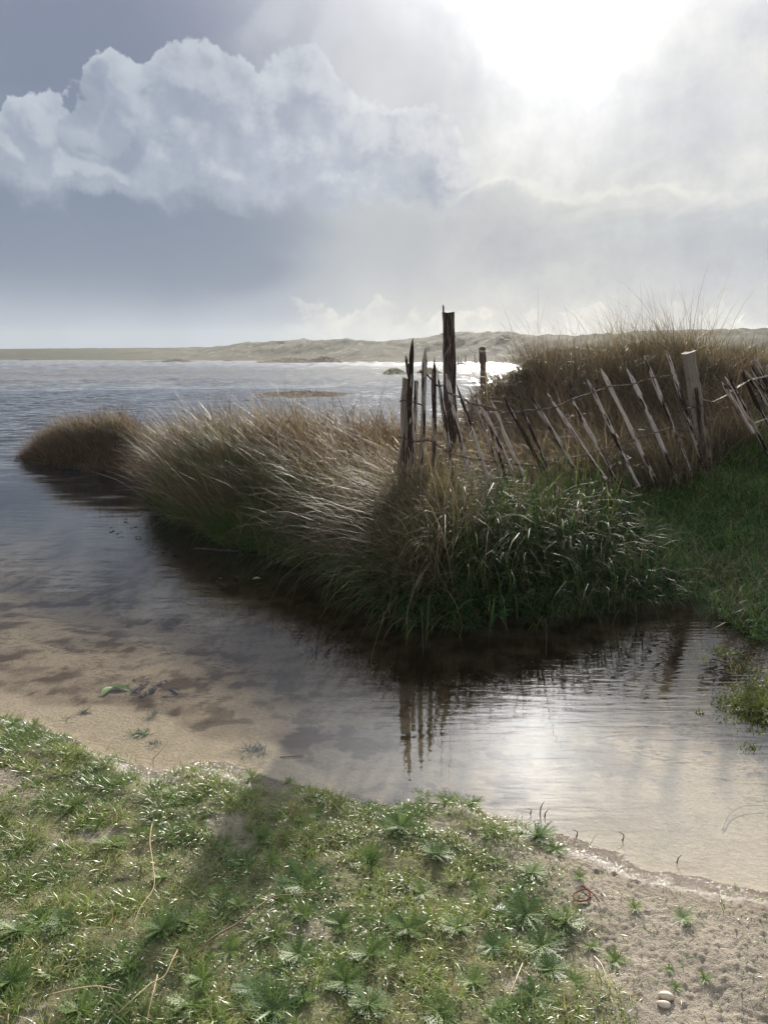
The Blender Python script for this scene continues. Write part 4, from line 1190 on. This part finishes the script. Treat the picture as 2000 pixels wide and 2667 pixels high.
wire("wire", [at_d(x, y, 6.66) for x, y in [(1965, 1102), (1985, 1094), (2005, 1087), (2050, 1075)]], .0022, M_WIRE_B, f2, barb=.06, strands=2, seed=7)

# the tall post behind, with its lath and hanging wire
tp_ = empty("wooden_post", at_d(1172, 1010, 7.3), 'tall dark round post with a thin lath wired to its left side', 'post')
stick("post", at_d(1176, 1190, 7.3), at_d(1169, 815, 7.3), .112, .105, M_POST_DARK, tp_, 360, flat_top=True, ragged=.01, warp=.003, sides=12, levels=20)
stick("lath", at_d(1160, 1100, 7.24), at_d(1152.5, 793, 7.24), .028, .02, M_POST_DARK, tp_, 361, point=.02)
ring = [at_d(1147, 869, 7.22), at_d(1160, 871, 7.235), at_d(1175, 873, 7.24), at_d(1186, 876, 7.28), at_d(1205, 885, 7.2)]
wire("wire", ring[:4], .0025, M_WIRE, tp_, strands=2, seed=8)
wire("wire", [at_d(x, y, 7.18) for x, y in [(1173, 897), (1168, 908), (1161, 920), (1155, 935), (1154, 945), (1145, 950), (1135, 964)]], .0022, M_WIRE_B, tp_, seed=9)
wire("wire", [at_d(x, y, 7.1) for x, y in [(1119, 988), (1115, 1000), (1110, 1012), (1104, 1020)]], .0022, M_WIRE_B, tp_, seed=10)
wire("wire", [at_d(x, y, 7.18) for x, y in [(1186, 881), (1194, 882), (1204, 887)]], .002, M_WIRE_B, tp_, seed=11)
p3 = empty("wooden_post", at_d(1258, 1010, 10.5), 'short dark post standing half hidden at the left end of the mound', 'post')
stick("post", at_d(1262, 1070, 10.5), at_d(1255, 904, 10.5), .095, .09, M_POST_DARK, p3, 370, flat_top=True, ragged=.008, warp=.002, sides=12)
wire("wire", [at_d(x, y, 10.42) for x, y in [(1221, 903), (1226, 913), (1232, 918), (1245, 916), (1265, 922)]], .0025, M_WIRE_B, p3, seed=12)
# little posts on the far shore
for i, (px_, h_) in enumerate([(1193, 1.5), (1212, 1.7), (1236, 1.8), (1241, 1.2), (1200, 1.2)]):
    b_ = at_d(px_, 944, 120 + i * 4); b_.z = -.1
    o = stick("far_post", b_, b_ + Vector((0, 0, h_)), .16, .16, M_POST_DARK, None, 380 + i, flat_top=True, levels=5, warp=.0)
    tag(o, 'tiny dark fence post standing in the far water', 'post', 'tiny posts in the far water')

# ------------------------------------------------------------------ small things
def tube_path(name, pts, r0, r1, mat, label, cat, group=None, segs=6):
    pts = [Vector(p) for p in pts]
    # catmull-rom resample
    P_ = []
    for i in range(len(pts) - 1):
        a_, b_, c_, d_ = pts[max(i - 1, 0)], pts[i], pts[i + 1], pts[min(i + 2, len(pts) - 1)]
        for k in range(6):
            t = k / 6
            P_.append(.5 * ((2 * b_) + (c_ - a_) * t + (2 * a_ - 5 * b_ + 4 * c_ - d_) * t * t + (3 * b_ - a_ - 3 * c_ + d_) * t ** 3))
    P_.append(pts[-1])
    V_, F = [], []
    for i, p in enumerate(P_):
        d_ = (P_[min(i + 1, len(P_) - 1)] - P_[max(i - 1, 0)]).normalized()
        s_ = d_.cross(Vector((0, 0, 1))).normalized(); u_ = s_.cross(d_)
        r = r0 + (r1 - r0) * i / (len(P_) - 1)
        for j in range(segs):
            t = 2 * PI * j / segs; V_.append(p + s_ * math.cos(t) * r + u_ * math.sin(t) * r)
    for i in range(len(P_) - 1):
        for j in range(segs): F.append((i * segs + j, i * segs + (j + 1) % segs, (i + 1) * segs + (j + 1) % segs, (i + 1) * segs + j))
    me = bpy.data.meshes.new(name); me.from_pydata([tuple(v) for v in V_], [], F); me.materials.append(mat); me.update()
    o = bpy.data.objects.new(name, me); COL.objects.link(o)
    return tag(o, label, cat, group)

M_STALK = flat_material("dry_stalk", (.48, .38, .22), .5, .4)
M_TWIG = flat_material("twig", (.17, .11, .07), .7, .3)
def path(px, lift=.02):
    out = []
    for i, q in enumerate(px):
        p = place_on(*q); l = lift if 0 < i < len(px) - 1 else lift * .6
        out.append(p + Vector((0, 0, l)))
    return out
tube_path("grass_stalk", path([(398, 2160), (393, 2215), (400, 2270), (405, 2320), (398, 2350), (370, 2390), (352, 2420)], .035), .0014, .0009, M_STALK, 'long pale grass stalk standing in a curve over the left turf', 'stalk')
tube_path("twig", path([(520, 2490), (560, 2460), (620, 2425), (670, 2385), (712, 2355), (760, 2350), (815, 2344), (840, 2352)], .024), .0028, .0014, M_TWIG, 'long bent brown twig lying across the middle of the turf', 'twig')
tube_path("grass_stalk", path([(464, 2490), (450, 2530), (430, 2570), (395, 2590), (350, 2630), (310, 2655)], .03), .0018, .001, M_STALK, 'bent straw stalk near the bottom edge, upper of the two crossing', 'stalk')
tube_path("grass_stalk", path([(412, 2555), (405, 2600), (395, 2640), (385, 2680)], .03), .0016, .001, M_STALK, 'straight straw stalk running off the bottom edge', 'stalk')
tube_path("grass_stalk", path([(140, 2602), (200, 2598), (260, 2592), (315, 2594)], .025), .0018, .001, M_STALK, 'level tan stalk lying in the turf at lower left', 'stalk')
tube_path("twig", path([(225, 2090), (240, 2110), (255, 2130)], .02), .002, .0012, M_TWIG, 'short brown twig on the bare patch at upper left of the turf', 'twig')
tube_path("twig", path([(1062, 2094), (1105, 2095), (1145, 2099)], .014), .0028, .002, M_TWIG, 'short dark stick lying on the waterline near the middle', 'twig')
tube_path("twig", path([(1545, 2500), (1565, 2530), (1578, 2560)], .02), .0016, .001, M_STALK, 'thin pale straw on the sand edge at lower right', 'stalk')
tube_path("grass_stalk", path([(1360, 2525), (1345, 2570), (1325, 2610)], .03), .0014, .001, M_STALK, 'fine stalk between rosettes at lower centre right', 'stalk')
# stalks in the water
def wpath(px, zs): return [at_z(x, y, z) for (x, y), z in zip(px, zs)]
tube_path("reed_stem", wpath([(400, 1975), (420, 1955), (438, 1932)], (-.01, .02, .045)), .0022, .001, M_STALK, 'pale broken stem poking out of the shallow water at left', 'stem')
tube_path("reed_stem", wpath([(640, 1990), (628, 1965), (618, 1945)], (-.01, .02, .045)), .0016, .001, M_STALK, 'thin stem poking out of the water above the turf notch', 'stem')
tube_path("twig", wpath([(730, 1972), (760, 1970), (792, 1968)], (.002, .004, .003)), .0022, .0016, M_TWIG, 'dark floating twig near the middle of the near shore', 'twig')
tube_path("twig", wpath([(505, 1428), (545, 1431), (590, 1434), (628, 1436)], (.004, .006, .006, .004)), .011, .008, flat_material("wet_wood", (.04, .028, .026), .6, .2), 'dark waterlogged stick floating in front of the spit', 'stick')
tube_path("grass_stalk", wpath([(1880, 2160), (1900, 2120), (1935, 2100), (1985, 2098)], (-.02, -.02, -.02, -.02)), .002, .001, M_TWIG, 'sunken curved stem on the lake bed at lower right', 'stem')
for k_, (x, y, h_) in enumerate(sorted([(1406, 2120, .05), (1418, 2128, .03), (1380, 2120, .025), (1762, 2248, .03), (1620, 2190, .035), (1500, 2180, .03)])):
    p = at_z(x, y, .0)
    tube_path("shoot", [p, p + Vector((.003, 0, h_ * .6)), p + Vector((.014 * (1 if x % 4 else -1), 0, h_))], .0028, .0006, flat_material("shoot", (.10, .09, .04), .3, .6) if 'shoot' not in bpy.data.materials else bpy.data.materials['shoot'],
              '%s dark upright shoot from the left at the near waterline' % ORD[k_], 'shoot', 'upright shoots along the near waterline')

# pebbles
def pebble(px, py, r, sc, col, label, cat, grp=None, name="pebble"):
    rr_ = np.random.default_rng(int(px))
    import bmesh
    bm = bmesh.new(); bmesh.ops.create_icosphere(bm, subdivisions=3, radius=r)
    for v in bm.verts:
        n_ = 1 + .08 * math.sin(v.co.x / r * 3 + px) + .06 * math.sin(v.co.y / r * 4 + py)
        v.co = Vector((v.co.x * sc[0], v.co.y * sc[1], v.co.z * sc[2])) * n_
    me = bpy.data.meshes.new(name); bm.to_mesh(me); bm.free()
    for p in me.polygons: p.use_smooth = True
    me.materials.append(col)
    o = bpy.data.objects.new(name, me); COL.objects.link(o)
    p = place_on(px, py); o.location = p + Vector((0, 0, r * sc[2] * .6)); o.rotation_euler = (0, 0, rr_.uniform(-.3, .3))
    return tag(o, label, cat, grp)
M_PEB = flat_material("pebble", (.52, .45, .36), .6, .3, 0, 90, .25)
pebble(1733, 2598, .0125, (1.35, 1, .75), M_PEB, 'rounded cream pebble on the sand, upper of the close pair', 'pebble')
pebble(1727, 2620, .0115, (1.35, .9, .65), M_PEB, 'rounded cream pebble on the sand, lower of the close pair', 'pebble')
def crumple(name, px, py, size, mat, label, cat, seed, bank=False, z=None):
    r = np.random.default_rng(seed)
    n_ = 7; g = np.linspace(-1, 1, n_)
    X, Y = np.meshgrid(g, g)
    Z = r.uniform(0, .55, X.shape) * (1 - .3 * np.hypot(X, Y))
    X = X + r.uniform(-.2, .2, X.shape); Y = Y + r.uniform(-.2, .2, Y.shape)
    i = np.arange(n_ * n_).reshape(n_, n_)
    F = np.stack([i[:-1, :-1].ravel(), i[:-1, 1:].ravel(), i[1:, 1:].ravel(), i[1:, :-1].ravel()], 1)
    V_ = np.stack([X.ravel() * size, Y.ravel() * size * .6, Z.ravel() * size], 1)
    o = mesh_np(name, V_, F, mat)
    p = on_bank(px, py) if bank else place_on(px, py)
    if z is not None: p = at_z(px, py, z)
    o.location = p + Vector((0, 0, .008)); o.rotation_euler = (0, 0, r.uniform(0, 3))
    return tag(o, label, cat)
M_WHITE = flat_material("white_plastic", (.75, .77, .78), .35, .5, 0, 40, .15)
crumple("plastic_scrap", 1545, 1535, .035, M_WHITE, 'crumpled white plastic scrap on the green bank at the water edge', 'litter', 1, True)
crumple("plastic_scrap", 1562, 1541, .025, M_WHITE, 'smaller white scrap just right of the crumpled plastic', 'litter', 2, True)
crumple("shell_fragment", 1302, 2372, .014, M_WHITE, 'white shell fragment in the turf left of the big rosettes', 'shell', 3)
crumple("shell_fragment", 1338, 2326, .009, M_WHITE, 'small white shell fragment above the big rosettes', 'shell', 4)
M_RED = flat_material("red_weed", (.13, .035, .022), .8, .1)
tube_path("seaweed_strand", path([(1515, 2310), (1535, 2330), (1528, 2350), (1500, 2352), (1492, 2338), (1505, 2328), (1525, 2322), (1545, 2335), (1560, 2352)], .008), .0028, .0016, M_RED, 'curled reddish brown weed strand on the sand edge', 'seaweed')

# floating and sunken leaves
M_DLEAF = flat_material("dead_leaf", (.03, .02, .016), .7, .15)
M_GLEAF = flat_material("green_leaf_single", (.12, .20, .03), .4, .5)
def leaf_obj(name, px, py, z, L, W, az, mat, label, cat, grp=None, n=1, spread=0.0, seed=0):
    r = np.random.default_rng(seed + int(px))
    P = np.zeros((n, 3)); P[:, 0] = r.normal(0, spread, n); P[:, 1] = r.normal(0, spread * .8, n); P[:, 2] = r.uniform(0, .012, n)
    v, f, _ = leaves_np(P, az + r.uniform(-2.5, 2.5, n) * (n > 1), r.uniform(-.05, .25, n), L * r.uniform(.7, 1.2, n), W * r.uniform(.7, 1.2, n), np.ones((n, 3)))
    o = mesh_np(name, v, f, mat, smooth=True); p = at_z(px, py, z); o.location = p
    return tag(o, label, cat, grp)
leaf_obj("floating_leaf", 658, 1512, .006, .05, .035, .3, M_GLEAF, 'bright green leaf floating in front of the spit', 'leaf')
for i, (x, y) in enumerate([(560, 1520), (578, 1512), (622, 1508), (548, 1535), (575, 1528)]):
    leaf_obj("floating_leaf", x, y, .005, .055, .03, i * 1.3, M_DLEAF, 'dark dead leaf floating in front of the spit', 'leaf', 'dark leaves floating in front of the spit', n=2, spread=.01, seed=i)
for i, (x, y) in enumerate([(320, 1355), (352, 1375), (298, 1378), (318, 1390), (380, 1303), (375, 1320), (410, 1305), (417, 1435), (405, 1350), (360, 1400), (452, 1440)]):
    leaf_obj("floating_leaf", x, y, .008, .045, .025, i * 1.1, M_DLEAF, 'tiny dark leaf drifting in the calm water left of the spit', 'leaf', 'tiny dark leaves drifting left of the spit', n=2, spread=.008, seed=i)
leaf_obj("sunken_leaves", 300, 1790, -.03, .085, .035, .2, M_GLEAF, 'limp green leaf cluster lying under the shallow water at left', 'leaves', n=5, spread=.035)
leaf_obj("sunken_leaves", 400, 1788, -.03, .07, .022, .2, M_DLEAF, 'dark rotting leaf cluster under the water beside the green one', 'leaves', n=16, spread=.05)
def sunk_tuft(px, py, r, n, h, pal, label, seed):
    p = at_z(px, py, -.02)
    az = rng.uniform(0, 2 * PI, n)
    P = np.stack([rng.normal(0, r * .35, n), rng.normal(0, r * .3, n), np.zeros(n)], 1)
    tip = pick(pal, n)
    t = blades(P, rng.uniform(.5, 1.2, n) * h, az, rng.uniform(.9, 1.3, n), rng.uniform(1.3, 1.6, n), rng.uniform(.002, .004, n), 3, tip * .8, tip)
    o = mesh_np("water_plant", t[0], t[1], M_LEAF, np.clip(t[2], .01, .6)); o.location = p
    tag(o, label, 'water plant')
sunk_tuft(367, 1915, .05, 130, .05, [(.14, .22, .06), (.10, .17, .05)], 'bright green tuft of drowned grass in the pale shallows', 1)
sunk_tuft(400, 1860, .03, 60, .04, [(.08, .11, .05)], 'small drowned plant above the bright green tuft', 2)
sunk_tuft(155, 1885, .06, 110, .05, [(.10, .15, .05), (.06, .08, .04)], 'green water plant by the left shoreline', 3)
sunk_tuft(220, 1858, .03, 60, .045, [(.08, .10, .04)], 'small brown green water plant right of the left shoreline plant', 4)
sunk_tuft(660, 1960, .06, 130, .07, [(.07, .11, .06), (.05, .07, .04)], 'grey green drowned plant near the turf notch', 5)
sunk_tuft(400, 1945, .04, 60, .05, [(.07, .10, .05)], 'dim drowned plant just below the bright green tuft', 6)

# ------------------------------------------------------------------ air between here and the dunes
def haze():
    m, n, out = new_mat("haze")
    v = n.node('ShaderNodeVolumePrincipled', {'Color': (0.86, 0.88, 0.90, 1), 'Density': HAZE, 'Anisotropy': 0.3})
    n.link(v, out.inputs['Volume'])
    x0, x1, y0, y1, z0, z1 = -420, 420, -60, 460, -3, 15
    V_ = [(x, y, z) for z in (z0, z1) for y in (y0, y1) for x in (x0, x1)]
    F = [(0, 2, 3, 1), (4, 5, 7, 6), (0, 1, 5, 4), (2, 6, 7, 3), (0, 4, 6, 2), (1, 3, 7, 5)]
    o = mesh_np("haze", V_, F, m); tag(o, kind='stuff')
HAZE = 0.0005
haze()
